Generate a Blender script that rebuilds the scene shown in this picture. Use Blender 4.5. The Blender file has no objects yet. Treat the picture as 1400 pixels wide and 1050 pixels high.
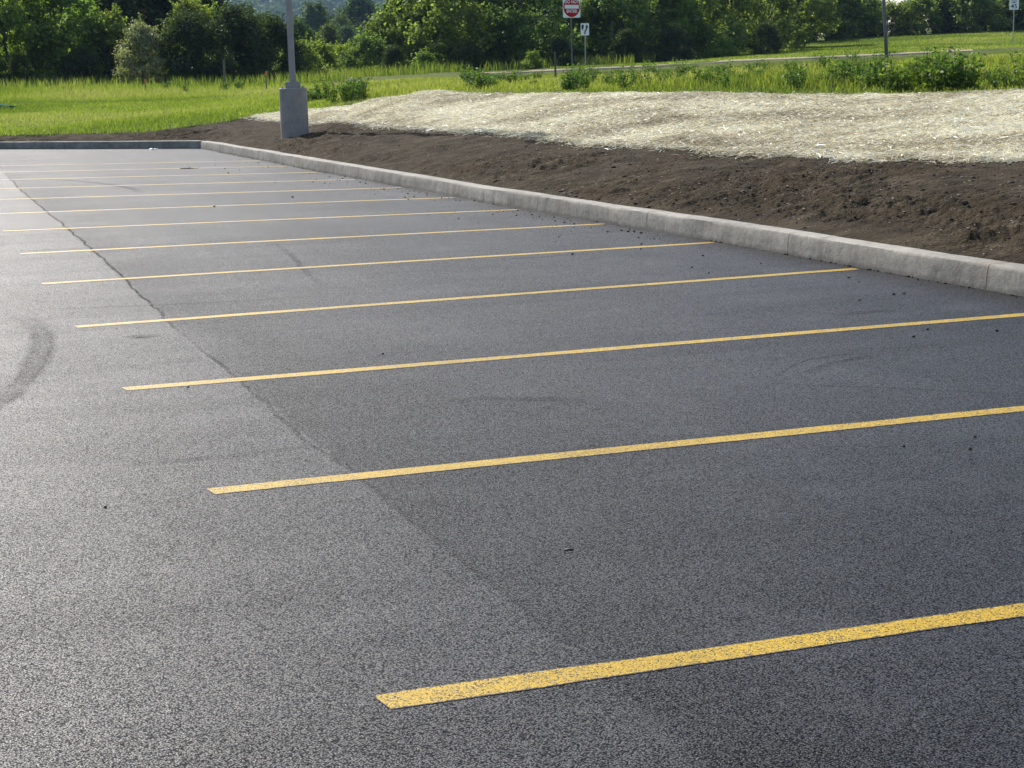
import bpy, math, random
import numpy as np
from mathutils import Vector, Matrix

random.seed(7)
rng = np.random.default_rng(7)
scene = bpy.context.scene
col = scene.collection
R = math.radians

# ------------------------------------------------------------------ camera
F_PX, PITCH, ROLL, YAW, CAM_H = 2394.12, .1763, -.0244, .3368, 1.7008
CAM = np.array([-1.1643, -1.7134, CAM_H])
fw = np.array([math.sin(YAW) * math.cos(PITCH), math.cos(YAW) * math.cos(PITCH), -math.sin(PITCH)])
rt0 = np.array([math.cos(YAW), -math.sin(YAW), 0.0])
up0 = np.cross(rt0, fw)
rt = rt0 * math.cos(ROLL) + up0 * math.sin(ROLL)
up = -rt0 * math.sin(ROLL) + up0 * math.cos(ROLL)
fh = np.array([math.sin(YAW), math.cos(YAW), 0.0])          # horizontal view direction
cam_data = bpy.data.cameras.new('camera')
cam = bpy.data.objects.new('camera', cam_data)
col.objects.link(cam)
m = Matrix.Identity(4)
for i in range(3):
    m[i][0], m[i][1], m[i][2], m[i][3] = rt[i], up[i], -fw[i], CAM[i]
cam.matrix_world = m
cam_data.sensor_fit = 'HORIZONTAL'
cam_data.sensor_width = 36.0
cam_data.lens = F_PX / 1400 * 36.0
cam_data.clip_start = 0.1
cam_data.clip_end = 6000
scene.camera = cam

# ------------------------------------------------------------------ light
SUN_EL, SUN_AZ = R(37), YAW - R(27)                         # azimuth clockwise from +Y
world = bpy.data.worlds.new('World')
scene.world = world
world.use_nodes = True
wn = world.node_tree
wn.nodes.clear()
sky = wn.nodes.new('ShaderNodeTexSky')
sky.sky_type = 'NISHITA'
sky.sun_disc = False
sky.sun_elevation = SUN_EL
sky.sun_rotation = SUN_AZ
sky.altitude = 200
sky.air_density = 1.0
sky.dust_density = 1.8
sky.ozone_density = 1.0
bg = wn.nodes.new('ShaderNodeBackground')
bg.inputs['Strength'].default_value = 0.15
wo = wn.nodes.new('ShaderNodeOutputWorld')
wn.links.new(sky.outputs[0], bg.inputs['Color'])
wn.links.new(bg.outputs[0], wo.inputs['Surface'])
sd = bpy.data.lights.new('sun', 'SUN')
sd.energy = 4.6
sd.angle = R(0.53)
sd.color = (1.0, 0.972, 0.93)
sun = bpy.data.objects.new('sun', sd)
col.objects.link(sun)
S = Vector((math.sin(SUN_AZ) * math.cos(SUN_EL), math.cos(SUN_AZ) * math.cos(SUN_EL), math.sin(SUN_EL)))
sun.rotation_euler = S.to_track_quat('Z', 'Y').to_euler()
sun.location = (0, 0, 30)
scene.render.engine = 'CYCLES'
vs = scene.view_settings
vs.view_transform = 'Standard'
vs.look = 'None'
vs.exposure = 0.55
vs.gamma = 1.0
vs.use_curve_mapping = False

# ------------------------------------------------------------------ helpers
def ray(px, py):
    return fw + rt * ((px - 700) / F_PX) + up * ((525 - py) / F_PX)

def at_z(px, py, z=0.0):
    d = ray(px, py)
    return CAM + d * ((z - CAM_H) / d[2])

def at_d(px, py, dist):
    """Point on the ray of a pixel at a given horizontal forward distance."""
    d = ray(px, py)
    return CAM + d * (dist / float(d @ fh))

def cam_dq(x, y):
    dx, dy = x - CAM[0], y - CAM[1]
    d = dx * fh[0] + dy * fh[1]
    l = dx * rt0[0] + dy * rt0[1]
    return d, l

def hash2(ix, iy, s):
    n = np.sin(ix * 127.1 + iy * 311.7 + s * 74.7) * 43758.5453
    return n - np.floor(n)

def vnoise(x, y, s=0):
    ix, iy = np.floor(x), np.floor(y)
    fx, fy = x - ix, y - iy
    fx = fx * fx * (3 - 2 * fx)
    fy = fy * fy * (3 - 2 * fy)
    a = hash2(ix, iy, s); b = hash2(ix + 1, iy, s)
    c = hash2(ix, iy + 1, s); e = hash2(ix + 1, iy + 1, s)
    return (a + (b - a) * fx) * (1 - fy) + (c + (e - c) * fx) * fy

def fbm(x, y, s=0, octv=4):
    v = 0.0; a = 0.5; n = 0.0
    for k in range(octv):
        v = v + a * vnoise(x * 2 ** k, y * 2 ** k, s + k * 13)
        n += a
        a *= 0.5
    return v / n - 0.5

def link(o, parent=None):
    col.objects.link(o)
    if parent is not None:
        o.parent = parent
    return o

def mesh_np(name, V, Fq, mat, attr=None, smooth=False):
    """Mesh from a vertex array and an (n,k) face array of constant k."""
    V = np.asarray(V, np.float32).reshape(-1, 3)
    Fq = np.asarray(Fq, np.int32)
    k = Fq.shape[1]
    me = bpy.data.meshes.new(name)
    me.vertices.add(len(V))
    me.vertices.foreach_set('co', V.ravel())
    me.loops.add(Fq.size)
    me.loops.foreach_set('vertex_index', Fq.ravel())
    me.polygons.add(len(Fq))
    me.polygons.foreach_set('loop_start', np.arange(0, Fq.size, k, dtype=np.int32))
    me.polygons.foreach_set('loop_total', np.full(len(Fq), k, np.int32))
    if smooth:
        me.polygons.foreach_set('use_smooth', np.ones(len(Fq), bool))
    me.update(calc_edges=True)
    if attr is not None:
        for an, av in attr.items():
            a = me.attributes.new(an, 'FLOAT', 'POINT')
            a.data.foreach_set('value', np.asarray(av, np.float32))
    if mat is not None:
        me.materials.append(mat)
    return me

class MB:
    """Collects shapes for one mesh."""
    def __init__(self):
        self.v = []; self.f = []
    def add(self, vs_, fs):
        o = len(self.v)
        self.v += [tuple(p) for p in vs_]
        self.f += [tuple(i + o for i in f) for f in fs]
    def box(self, c, s, M=None):
        x, y, z = s[0] / 2, s[1] / 2, s[2] / 2
        p = [Vector((i * x, j * y, k * z)) for i in (-1, 1) for j in (-1, 1) for k in (-1, 1)]
        if M is not None:
            p = [M @ q for q in p]
        p = [q + Vector(c) for q in p]
        self.add(p, [(0, 1, 3, 2), (4, 6, 7, 5), (0, 4, 5, 1), (2, 3, 7, 6), (0, 2, 6, 4), (1, 5, 7, 3)])
    def tube(self, pts, rad, n=8, cap=True):
        pts = [Vector(p) for p in pts]
        rings = []
        for i, p in enumerate(pts):
            t = (pts[min(i + 1, len(pts) - 1)] - pts[max(i - 1, 0)]).normalized()
            a = t.orthogonal().normalized()
            if abs(t.z) > .8:
                a = (Vector((1, 0, 0)) - t * t.x).normalized()
            b = t.cross(a)
            rr = rad[i] if isinstance(rad, (list, tuple)) else rad
            rings.append([p + (a * math.cos(2 * math.pi * k / n) + b * math.sin(2 * math.pi * k / n)) * rr for k in range(n)])
        vs_ = [q for r_ in rings for q in r_]
        fs = []
        for i in range(len(pts) - 1):
            for k in range(n):
                fs.append((i * n + k, i * n + (k + 1) % n, (i + 1) * n + (k + 1) % n, (i + 1) * n + k))
        if cap:
            fs.append(tuple(range(n))[::-1])
            fs.append(tuple((len(pts) - 1) * n + k for k in range(n)))
        self.add(vs_, fs)
    def prism(self, outline, y0, y1):
        """Outline in XZ, extruded in y."""
        n = len(outline)
        vs_ = [(x, y0, z) for x, z in outline] + [(x, y1, z) for x, z in outline]
        fs = [tuple(range(n)), tuple(range(n, 2 * n))[::-1]]
        fs += [(i, (i + 1) % n, n + (i + 1) % n, n + i)[::-1] for i in range(n)]
        self.add(vs_, fs)
    def build(self, name, mat, parent=None, smooth=False, bevel=0.0):
        me = bpy.data.meshes.new(name)
        me.from_pydata(self.v, [], self.f)
        me.update()
        me.materials.append(mat)
        if smooth:
            me.polygons.foreach_set('use_smooth', np.ones(len(me.polygons), bool))
        o = link(bpy.data.objects.new(name, me), parent)
        if bevel:
            b = o.modifiers.new('bevel', 'BEVEL')
            b.width = bevel; b.segments = 2; b.limit_method = 'ANGLE'
        return o

def tag(o, label=None, cat=None, group=None, kind=None):
    if label: o['label'] = label
    if cat: o['category'] = cat
    if group: o['group'] = group
    if kind: o['kind'] = kind
    return o

def empty(name, loc, rz=0.0):
    o = bpy.data.objects.new(name, None)
    o.location = loc
    o.rotation_euler = (0, 0, rz)
    return link(o)

def copy_tree(root):
    r = root.copy(); col.objects.link(r)
    for ch in list(root.children):
        c = ch.copy(); col.objects.link(c); c.parent = r
    return r

# ------------------------------------------------------------------ materials
def new_mat(name):
    mt = bpy.data.materials.new(name)
    mt.use_nodes = True
    nt = mt.node_tree
    bs = nt.nodes['Principled BSDF']
    return mt, nt, bs

class NT:
    """Small node-graph helper."""
    def __init__(self, nt):
        self.nt = nt
    def n(self, typ, **kw):
        nd = self.nt.nodes.new(typ)
        for k, v in kw.items():
            setattr(nd, k, v)
        return nd
    def set(self, sock, v):
        if isinstance(v, bpy.types.NodeSocket):
            self.nt.links.new(v, sock)
        else:
            sock.default_value = v
    def math(self, op, a, b=None, c=None, clamp=False):
        nd = self.n('ShaderNodeMath', operation=op, use_clamp=clamp)
        self.set(nd.inputs[0], a)
        if b is not None: self.set(nd.inputs[1], b)
        if c is not None: self.set(nd.inputs[2], c)
        return nd.outputs[0]
    def pos(self):
        return self.n('ShaderNodeNewGeometry').outputs['Position']
    def noise(self, vec, scale, detail=3, rough=.5, dist=0.0, dim='3D'):
        nd = self.n('ShaderNodeTexNoise', noise_dimensions=dim)
        self.set(nd.inputs['Vector'], vec)
        nd.inputs['Scale'].default_value = scale
        nd.inputs['Detail'].default_value = detail
        nd.inputs['Roughness'].default_value = rough
        nd.inputs['Distortion'].default_value = dist
        return nd.outputs[0]
    def voro(self, vec, scale, feature='F1', rand=1.0, dim='3D'):
        nd = self.n('ShaderNodeTexVoronoi', feature=feature, voronoi_dimensions=dim)
        self.set(nd.inputs['Vector'], vec)
        nd.inputs['Scale'].default_value = scale
        nd.inputs['Randomness'].default_value = rand
        return nd
    def mapping(self, vec, scale=(1, 1, 1), rot=(0, 0, 0)):
        nd = self.n('ShaderNodeMapping')
        self.set(nd.inputs['Vector'], vec)
        nd.inputs['Scale'].default_value = scale
        nd.inputs['Rotation'].default_value = rot
        return nd.outputs[0]
    def ramp(self, fac, stops):
        nd = self.n('ShaderNodeValToRGB')
        self.set(nd.inputs[0], fac)
        cr = nd.color_ramp
        while len(cr.elements) < len(stops):
            cr.elements.new(0.5)
        for e, (p, c) in zip(cr.elements, stops):
            e.position = p
            e.color = (c[0], c[1], c[2], 1) if not isinstance(c, (int, float)) else (c, c, c, 1)
        return nd.outputs[0]
    def mix(self, fac, a, b, mode='MIX'):
        nd = self.n('ShaderNodeMix', data_type='RGBA', blend_type=mode)
        self.set(nd.inputs[0], fac)
        for s_, v in ((nd.inputs[6], a), (nd.inputs[7], b)):
            if isinstance(v, tuple) and len(v) == 3: v = v + (1,)
            self.set(s_, v)
        return nd.outputs[2]
    def mrange(self, v, a, b, c=0.0, d=1.0, smooth=True):
        nd = self.n('ShaderNodeMapRange', interpolation_type='SMOOTHSTEP' if smooth else 'LINEAR')
        self.set(nd.inputs[0], v)
        for i, x in enumerate((a, b, c, d)):
            nd.inputs[i + 1].default_value = x
        return nd.outputs[0]
    def bump(self, h, strength, dist, normal=None):
        nd = self.n('ShaderNodeBump')
        nd.inputs['Strength'].default_value = strength
        nd.inputs['Distance'].default_value = dist
        self.set(nd.inputs['Height'], h)
        if normal is not None: self.set(nd.inputs['Normal'], normal)
        return nd.outputs[0]
    def attr(self, name):
        return self.n('ShaderNodeAttribute', attribute_name=name).outputs['Fac']

SEAM_X = 0.63
def asphalt_nodes(g):
    """Returns colour, roughness, bump normal and stone height of the asphalt."""
    p = g.pos()
    sep = g.n('ShaderNodeSeparateXYZ'); g.set(sep.inputs[0], p)
    x, y = sep.outputs[0], sep.outputs[1]
    wob = g.noise(p, 1.3, 3)
    wob2 = g.noise(p, 9.0, 2)
    xs = g.math('ADD', x, g.math('MULTIPLY', g.math('SUBTRACT', wob, .5), .10))
    xs = g.math('ADD', xs, g.math('MULTIPLY', g.math('SUBTRACT', wob2, .5), .06))
    seamx = g.math('ADD', g.math('MULTIPLY', g.math('MAXIMUM', g.math('SUBTRACT', y, 9.0), 0.0), .0115), SEAM_X)
    dx = g.math('SUBTRACT', xs, seamx)                       # >0 right lane
    right = g.mrange(dx, -.015, .015)
    # open, coarser strip just right of the joint
    strip = g.math('MULTIPLY', right, g.mrange(dx, .15, 1.15, 1, 0))
    seg = g.mrange(g.math('ABSOLUTE', g.math('SUBTRACT', y, 6.9)), .9, 2.6, 1, 0)
    patch = g.math('MULTIPLY', strip, g.math('MAXIMUM', g.mrange(g.noise(p, .55, 2), .38, .6), seg))
    v = g.voro(p, 180.0)
    v2 = g.voro(p, 330.0)
    cellc = g.n('ShaderNodeSeparateColor'); g.set(cellc.inputs[0], v.outputs['Color'])
    cell = cellc.outputs[0]
    cellc2 = g.n('ShaderNodeSeparateColor'); g.set(cellc2.inputs[0], v2.outputs['Color'])
    stone = g.ramp(cell, [(0, (.008, .0085, .010)), (.45, (.022, .023, .026)), (.8, (.052, .054, .058)), (1, (.16, .16, .155))])
    fines = g.ramp(cellc2.outputs[0], [(0, (.006, .0065, .008)), (.6, (.022, .023, .026)), (1, (.13, .13, .13))])
    c = g.mix(.42, stone, fines)
    # warm and cool tint of single stones
    tint = g.ramp(cellc.outputs[1], [(0, (.80, .95, 1.25)), (.5, (1, 1, 1)), (1, (1.25, 1.0, .78))])
    c = g.mix(.7, c, g.mix(1.0, c, tint, 'MULTIPLY'))
    gap = g.ramp(v.outputs['Distance'], [(.30, 1.0), (.68, .12)])
    c = g.mix(.8, c, g.mix(1.0, c, gap, 'MULTIPLY'))
    # large patches, roller bands along the lane and sideways bands
    big = g.noise(p, .45, 4, .6)
    c = g.mix(1.0, c, g.ramp(big, [(.3, .72), (.7, 1.22)]), 'MULTIPLY')
    band = g.noise(g.mapping(p, (.25, 2.2, 1)), 1.0, 3, .55)
    c = g.mix(1.0, c, g.ramp(band, [(.3, .80), (.5, 1.0), (.7, 1.10)]), 'MULTIPLY')
    lane = g.noise(g.mapping(p, (1.4, .08, 1)), 1.0, 2, .5)
    c = g.mix(1.0, c, g.ramp(lane, [(.3, .84), (.7, 1.12)]), 'MULTIPLY')
    c = g.mix(g.math('MULTIPLY', right, .18), c, g.mix(1.0, c, (.45, .47, .53), 'MULTIPLY'))
    c = g.mix(g.math('MULTIPLY', patch, .75), c, g.mix(1.0, c, (.50, .51, .55), 'MULTIPLY'))
    # dust
    dust = g.math('MULTIPLY', g.mrange(g.noise(p, 1.1, 5, .65), .52, .72), .22)
    c = g.mix(dust, c, (.09, .088, .082))
    c = g.mix(1.0, c, (.74, .77, .84), 'MULTIPLY')
    stoneh = g.math('SUBTRACT', 1.0, v.outputs['Distance'])
    hgt = g.math('ADD', g.math('MULTIPLY', stoneh, .7), g.math('MULTIPLY', cell, .55))
    hgt = g.math('SUBTRACT', hgt, g.math('MULTIPLY', v2.outputs['Distance'], .35))
    amp = g.math('ADD', .75, g.math('MULTIPLY', patch, .5))
    hgt = g.math('MULTIPLY', hgt, amp)
    nrm = g.bump(hgt, .8, .0024)
    rough = g.math('ADD', g.math('MULTIPLY', cellc.outputs[2], .20), .42)
    rough = g.math('ADD', rough, 0.02)
    # pores between the stones reflect little; bound stones differ in polish
    spec = g.math('MULTIPLY', g.mrange(v.outputs['Distance'], .30, .66, 1, .05), g.math('ADD', .06, g.math('MULTIPLY', cellc.outputs[1], .34)))
    spec = g.math('MULTIPLY', spec, g.math('SUBTRACT', 1.0, g.math('MULTIPLY', right, .15)))
    stone_w = g.math('POWER', cellc2.outputs[1], 1.6)
    coat = g.math('MULTIPLY', g.mrange(v.outputs['Distance'], .28, .58, 1.0, .30), g.math('ADD', .34, g.math('MULTIPLY', stone_w, .70)))
    coat = g.math('MULTIPLY', coat, g.math('SUBTRACT', 1.0, g.math('MULTIPLY', right, .20)))
    coat = g.math('MULTIPLY', coat, g.math('SUBTRACT', 1.0, g.math('MULTIPLY', patch, .5)))
    coat = g.math('MULTIPLY', coat, g.mrange(big, .3, .7, .74, 1.14))
    coat = g.math('MULTIPLY', coat, g.ramp(band, [(.3, .62), (.5, 1.0), (.7, 1.10)]))
    stain = g.mrange(g.noise(g.mapping(p, (.7, 1.9, 1)), 1.3, 5, .62, .6), .56, .68, 1.0, .68)
    coat = g.math('MULTIPLY', coat, stain)
    coat = g.math('MULTIPLY', coat, g.ramp(lane, [(.3, .85), (.7, 1.08)]))
    return c, rough, nrm, hgt, p, (spec, coat)

def dusty(bs):
    # mineral dust film: brightens towards grazing view, slightly warm
    bs.inputs['Specular Tint'].default_value = (1.0, .95, .88, 1)
    bs.inputs['Sheen Weight'].default_value = 0.0
    bs.inputs['Sheen Roughness'].default_value = .14
    bs.inputs['Sheen Tint'].default_value = (1.0, .97, .92, 1)
    # rolled flat stone tops: a level, half-glossy film over the rough mix
    bs.inputs['Coat Weight'].default_value = .75
    bs.inputs['Coat Roughness'].default_value = .62
    bs.inputs['Coat IOR'].default_value = 1.22
    bs.inputs['Coat Tint'].default_value = (1.0, .98, .95, 1)

def mat_asphalt():
    mt, nt, bs = new_mat('asphalt')
    g = NT(nt)
    c, r_, n_, h_, p, (sp, coat) = asphalt_nodes(g)
    g.set(bs.inputs['Base Color'], c); g.set(bs.inputs['Roughness'], r_); g.set(bs.inputs['Normal'], n_)
    g.set(bs.inputs['Specular IOR Level'], sp)
    dusty(bs)
    g.set(bs.inputs['Coat Weight'], coat)
    return mt

def mat_paint():
    mt, nt, bs = new_mat('yellow_paint')
    g = NT(nt)
    c, r_, n_, h_, p, (sp, coat) = asphalt_nodes(g)
    wear = g.math('ADD', h_, g.math('MULTIPLY', g.math('SUBTRACT', g.noise(p, 6, 4, .6), .5), .22))
    fac = g.mrange(wear, .16, .28)
    edge = g.math('ADD', g.attr('edge'), g.math('MULTIPLY', g.math('SUBTRACT', g.noise(p, 55, 3, .6), .5), 1.1))
    fac = g.math('MULTIPLY', fac, g.mrange(edge, .15, .4))
    ycol = g.mix(g.noise(p, 2.5, 3), (.54, .32, .004), (.58, .37, .012))
    ycol = g.mix(1.0, ycol, g.ramp(g.noise(p, .9, 4, .6), [(.3, .80), (.7, 1.08)]), 'MULTIPLY')
    fine = g.ramp(g.noise(p, 160, 2), [(.3, .65), (.7, 1.12)])
    ycol = g.mix(1.0, ycol, fine, 'MULTIPLY')
    g.set(bs.inputs['Base Color'], g.mix(fac, c, ycol))
    g.set(bs.inputs['Roughness'], .5)
    g.set(bs.inputs['Normal'], n_)
    dusty(bs)
    g.set(bs.inputs['Coat Weight'], g.math('MULTIPLY', coat, .30))
    bs.inputs['Specular IOR Level'].default_value = .15
    return mt

def mat_mark(name, colr, strength):
    """Soft dark rubber or crack mark lying on the asphalt: alpha from attributes."""
    mt, nt, bs = new_mat(name)
    g = NT(nt)
    p = g.pos()
    a = g.attr('fade')
    n_ = g.noise(p, 40, 3, .6)
    n2 = g.noise(p, 3, 3, .6)
    al = g.math('MULTIPLY', a, g.mrange(n_, .3, .62))
    al = g.math('MULTIPLY', al, g.mrange(n2, .25, .6, .35, 1))
    al = g.math('MULTIPLY', al, strength, clamp=True)
    bs.inputs['Base Color'].default_value = (*colr, 1)
    bs.inputs['Roughness'].default_value = .8
    bs.inputs['Specular IOR Level'].default_value = .06
    g.set(bs.inputs['Alpha'], al)
    return mt

def mat_concrete(name, base, streak=True):
    mt, nt, bs = new_mat(name)
    g = NT(nt)
    p = g.pos()
    n1 = g.noise(p, 5, 5, .65)
    c = g.ramp(n1, [(.25, tuple(x * .72 for x in base)), (.5, base), (.75, tuple(min(1, x * 1.18) for x in base))])
    if streak:
        st = g.noise(g.mapping(p, (5, 5, .8)), 1.0, 5, .6)
        c = g.mix(1.0, c, g.ramp(st, [(.28, .76), (.5, .98), (.75, 1.06)]), 'MULTIPLY')
        bl = g.noise(g.mapping(p, (.9, .9, 2.5)), 1.0, 3, .5)
        c = g.mix(1.0, c, g.ramp(bl, [(.3, .70), (.65, 1.08)]), 'MULTIPLY')
        mot = g.noise(p, 16, 5, .7)
        c = g.mix(1.0, c, g.ramp(mot, [(.32, .70), (.5, 1.0), (.7, 1.10)]), 'MULTIPLY')
        rust_ = g.mrange(g.noise(p, 1.7, 4, .6), .58, .72, 0, .5)
        c = g.mix(rust_, c, g.mix(1.0, c, (1.0, .80, .58), 'MULTIPLY'))
        sp_ = g.n('ShaderNodeSeparateXYZ'); g.set(sp_.inputs[0], p)
        foot = g.math('SUBTRACT', g.math('ADD', -.035, g.math('MULTIPLY', g.noise(g.mapping(p, (4, 4, 1)), 1.0, 5, .75), .15)), sp_.outputs[2])
        c = g.mix(g.mrange(foot, -.006, .03, 0, .55), c, (.075, .064, .050))
    fine = g.noise(p, 120, 3, .6)
    c = g.mix(1.0, c, g.ramp(fine, [(.3, .86), (.7, 1.08)]), 'MULTIPLY')
    g.set(bs.inputs['Base Color'], c)
    bs.inputs['Roughness'].default_value = .85
    h_ = g.math('ADD', g.math('MULTIPLY', n1, 1.0), g.math('MULTIPLY', fine, .25))
    g.set(bs.inputs['Normal'], g.bump(h_, .8, .016))
    return mt

def mat_soil():
    mt, nt, bs = new_mat('soil')
    g = NT(nt)
    p = g.pos()
    n1 = g.noise(p, 2.0, 6, .65)
    c = g.ramp(n1, [(.25, (.028, .019, .0105)), (.5, (.058, .043, .025)), (.72, (.104, .080, .050))])
    st = g.noise(g.mapping(p, (1.5, 6, 6), (0, 0, R(-22))), 1.6, 5, .65)
    c = g.mix(1.0, c, g.ramp(st, [(.3, .65), (.5, 1.0), (.72, 1.45)]), 'MULTIPLY')
    red = g.mrange(g.noise(p, .8, 3), .55, .75, 0, .45)
    c = g.mix(red, c, (.075, .045, .022))
    v = g.voro(p, 28)
    fine = g.noise(p, 60, 4, .7)
    c = g.mix(1.0, c, g.ramp(fine, [(.3, .6), (.7, 1.35)]), 'MULTIPLY')
    # scattered pale grit
    vc = g.n('ShaderNodeSeparateColor'); g.set(vc.inputs[0], v.outputs['Color'])
    grit = g.math('MULTIPLY', g.mrange(vc.outputs[0], .975, .985), g.mrange(v.outputs['Distance'], .25, .4, 1, 0))
    c = g.mix(grit, c, (.34, .30, .25))
    g.set(bs.inputs['Base Color'], c)
    bs.inputs['Roughness'].default_value = .95
    bs.inputs['Specular IOR Level'].default_value = .05
    h_ = g.math('ADD', g.math('MULTIPLY', fine, .5), g.math('MULTIPLY', g.math('SUBTRACT', 1.0, v.outputs['Distance']), .5))
    h_ = g.math('ADD', h_, st)
    g.set(bs.inputs['Normal'], g.bump(h_, 1.0, .05))
    return mt

def mat_simple(name, base, rough=.6, metal=0.0, vary=.12, scale=6.0, spec=.5):
    mt, nt, bs = new_mat(name)
    g = NT(nt)
    p = g.n('ShaderNodeTexCoord').outputs['Object']
    n1 = g.noise(p, scale, 4, .6)
    c = g.ramp(n1, [(.25, tuple(x * (1 - vary) for x in base)), (.75, tuple(min(1, x * (1 + vary)) for x in base))])
    g.set(bs.inputs['Base Color'], c)
    bs.inputs['Roughness'].default_value = rough
    bs.inputs['Metallic'].default_value = metal
    bs.inputs['Specular IOR Level'].default_value = spec
    return mt

def mat_leaf(name, dark, light, trans=.45, gloss=.02, warm=1.0, dry=0.0):
    """Leaf blades: diffuse, light through the leaf and a little sheen; tint varies per leaf and per plant."""
    mt = bpy.data.materials.new(name)
    mt.use_nodes = True
    nt = mt.node_tree
    nt.nodes.clear()
    g = NT(nt)
    t = g.attr('tint')
    oi = g.n('ShaderNodeObjectInfo').outputs['Random']
    c = g.mix(t, dark, light)
    c = g.mix(1.0, c, g.ramp(oi, [(0, (.70, .82, .95)), (.5, (1, 1, 1)), (1, (1.32, 1.16, .95))]), 'MULTIPLY')
    if dry:
        c = g.mix(g.mrange(t, .955, .985, 0, dry), c, (.30, .25, .12))
    df = g.n('ShaderNodeBsdfDiffuse'); g.set(df.inputs['Color'], c)
    tr = g.n('ShaderNodeBsdfTranslucent')
    g.set(tr.inputs['Color'], g.mix(1.0, c, (1.15 * warm, 1.40, .70), 'MULTIPLY'))
    ms = g.n('ShaderNodeMixShader'); ms.inputs[0].default_value = trans
    nt.links.new(df.outputs[0], ms.inputs[1]); nt.links.new(tr.outputs[0], ms.inputs[2])
    gl = g.n('ShaderNodeBsdfGlossy'); gl.inputs['Roughness'].default_value = .45
    gl.inputs['Color'].default_value = (.8, .85, .8, 1)
    ms2 = g.n('ShaderNodeMixShader'); ms2.inputs[0].default_value = gloss
    nt.links.new(ms.outputs[0], ms2.inputs[1]); nt.links.new(gl.outputs[0], ms2.inputs[2])
    out = g.n('ShaderNodeOutputMaterial')
    nt.links.new(ms2.outputs[0], out.inputs['Surface'])
    return mt

def mat_ground():
    mt, nt, bs = new_mat('turf')
    g = NT(nt)
    p = g.pos()
    n1 = g.noise(p, .35, 5, .6)
    c = g.ramp(n1, [(.3, (.060, .080, .012)), (.5, (.095, .120, .018)), (.7, (.14, .155, .028))])
    fine = g.noise(p, 9, 4, .7)
    c = g.mix(1.0, c, g.ramp(fine, [(.3, .55), (.7, 1.3)]), 'MULTIPLY')
    g.set(bs.inputs['Base Color'], c)
    bs.inputs['Roughness'].default_value = .95
    bs.inputs['Specular IOR Level'].default_value = .1
    g.set(bs.inputs['Normal'], g.bump(fine, 1.0, .12))
    return mt

def mat_straw_sheet():
    mt, nt, bs = new_mat('straw_sheet')
    g = NT(nt)
    p = g.pos()
    n1 = g.noise(g.mapping(p, (3, 9, 9)), 3.0, 5, .7)
    c = g.ramp(n1, [(.27, (.16, .125, .08)), (.5, (.58, .51, .35)), (.7, (.74, .67, .49))])
    g.set(bs.inputs['Base Color'], c)
    bs.inputs['Roughness'].default_value = .8
    g.set(bs.inputs['Normal'], g.bump(n1, .9, .03))
    return mt

def mat_straw():
    mt = bpy.data.materials.new('straw')
    mt.use_nodes = True
    nt = mt.node_tree; nt.nodes.clear()
    g = NT(nt)
    t = g.attr('tint')
    c = g.ramp(t, [(0, (.26, .21, .13)), (.22, (.64, .56, .37)), (.6, (.84, .775, .56)), (1, (.90, .87, .70))])
    df = g.n('ShaderNodeBsdfDiffuse'); g.set(df.inputs['Color'], c)
    tr = g.n('ShaderNodeBsdfTranslucent'); g.set(tr.inputs['Color'], c)
    ms = g.n('ShaderNodeMixShader'); ms.inputs[0].default_value = .2
    nt.links.new(df.outputs[0], ms.inputs[1]); nt.links.new(tr.outputs[0], ms.inputs[2])
    gl = g.n('ShaderNodeBsdfGlossy'); gl.inputs['Roughness'].default_value = .4
    ms2 = g.n('ShaderNodeMixShader'); ms2.inputs[0].default_value = .05
    nt.links.new(ms.outputs[0], ms2.inputs[1]); nt.links.new(gl.outputs[0], ms2.inputs[2])
    out = g.n('ShaderNodeOutputMaterial'); nt.links.new(ms2.outputs[0], out.inputs['Surface'])
    return mt

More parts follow.
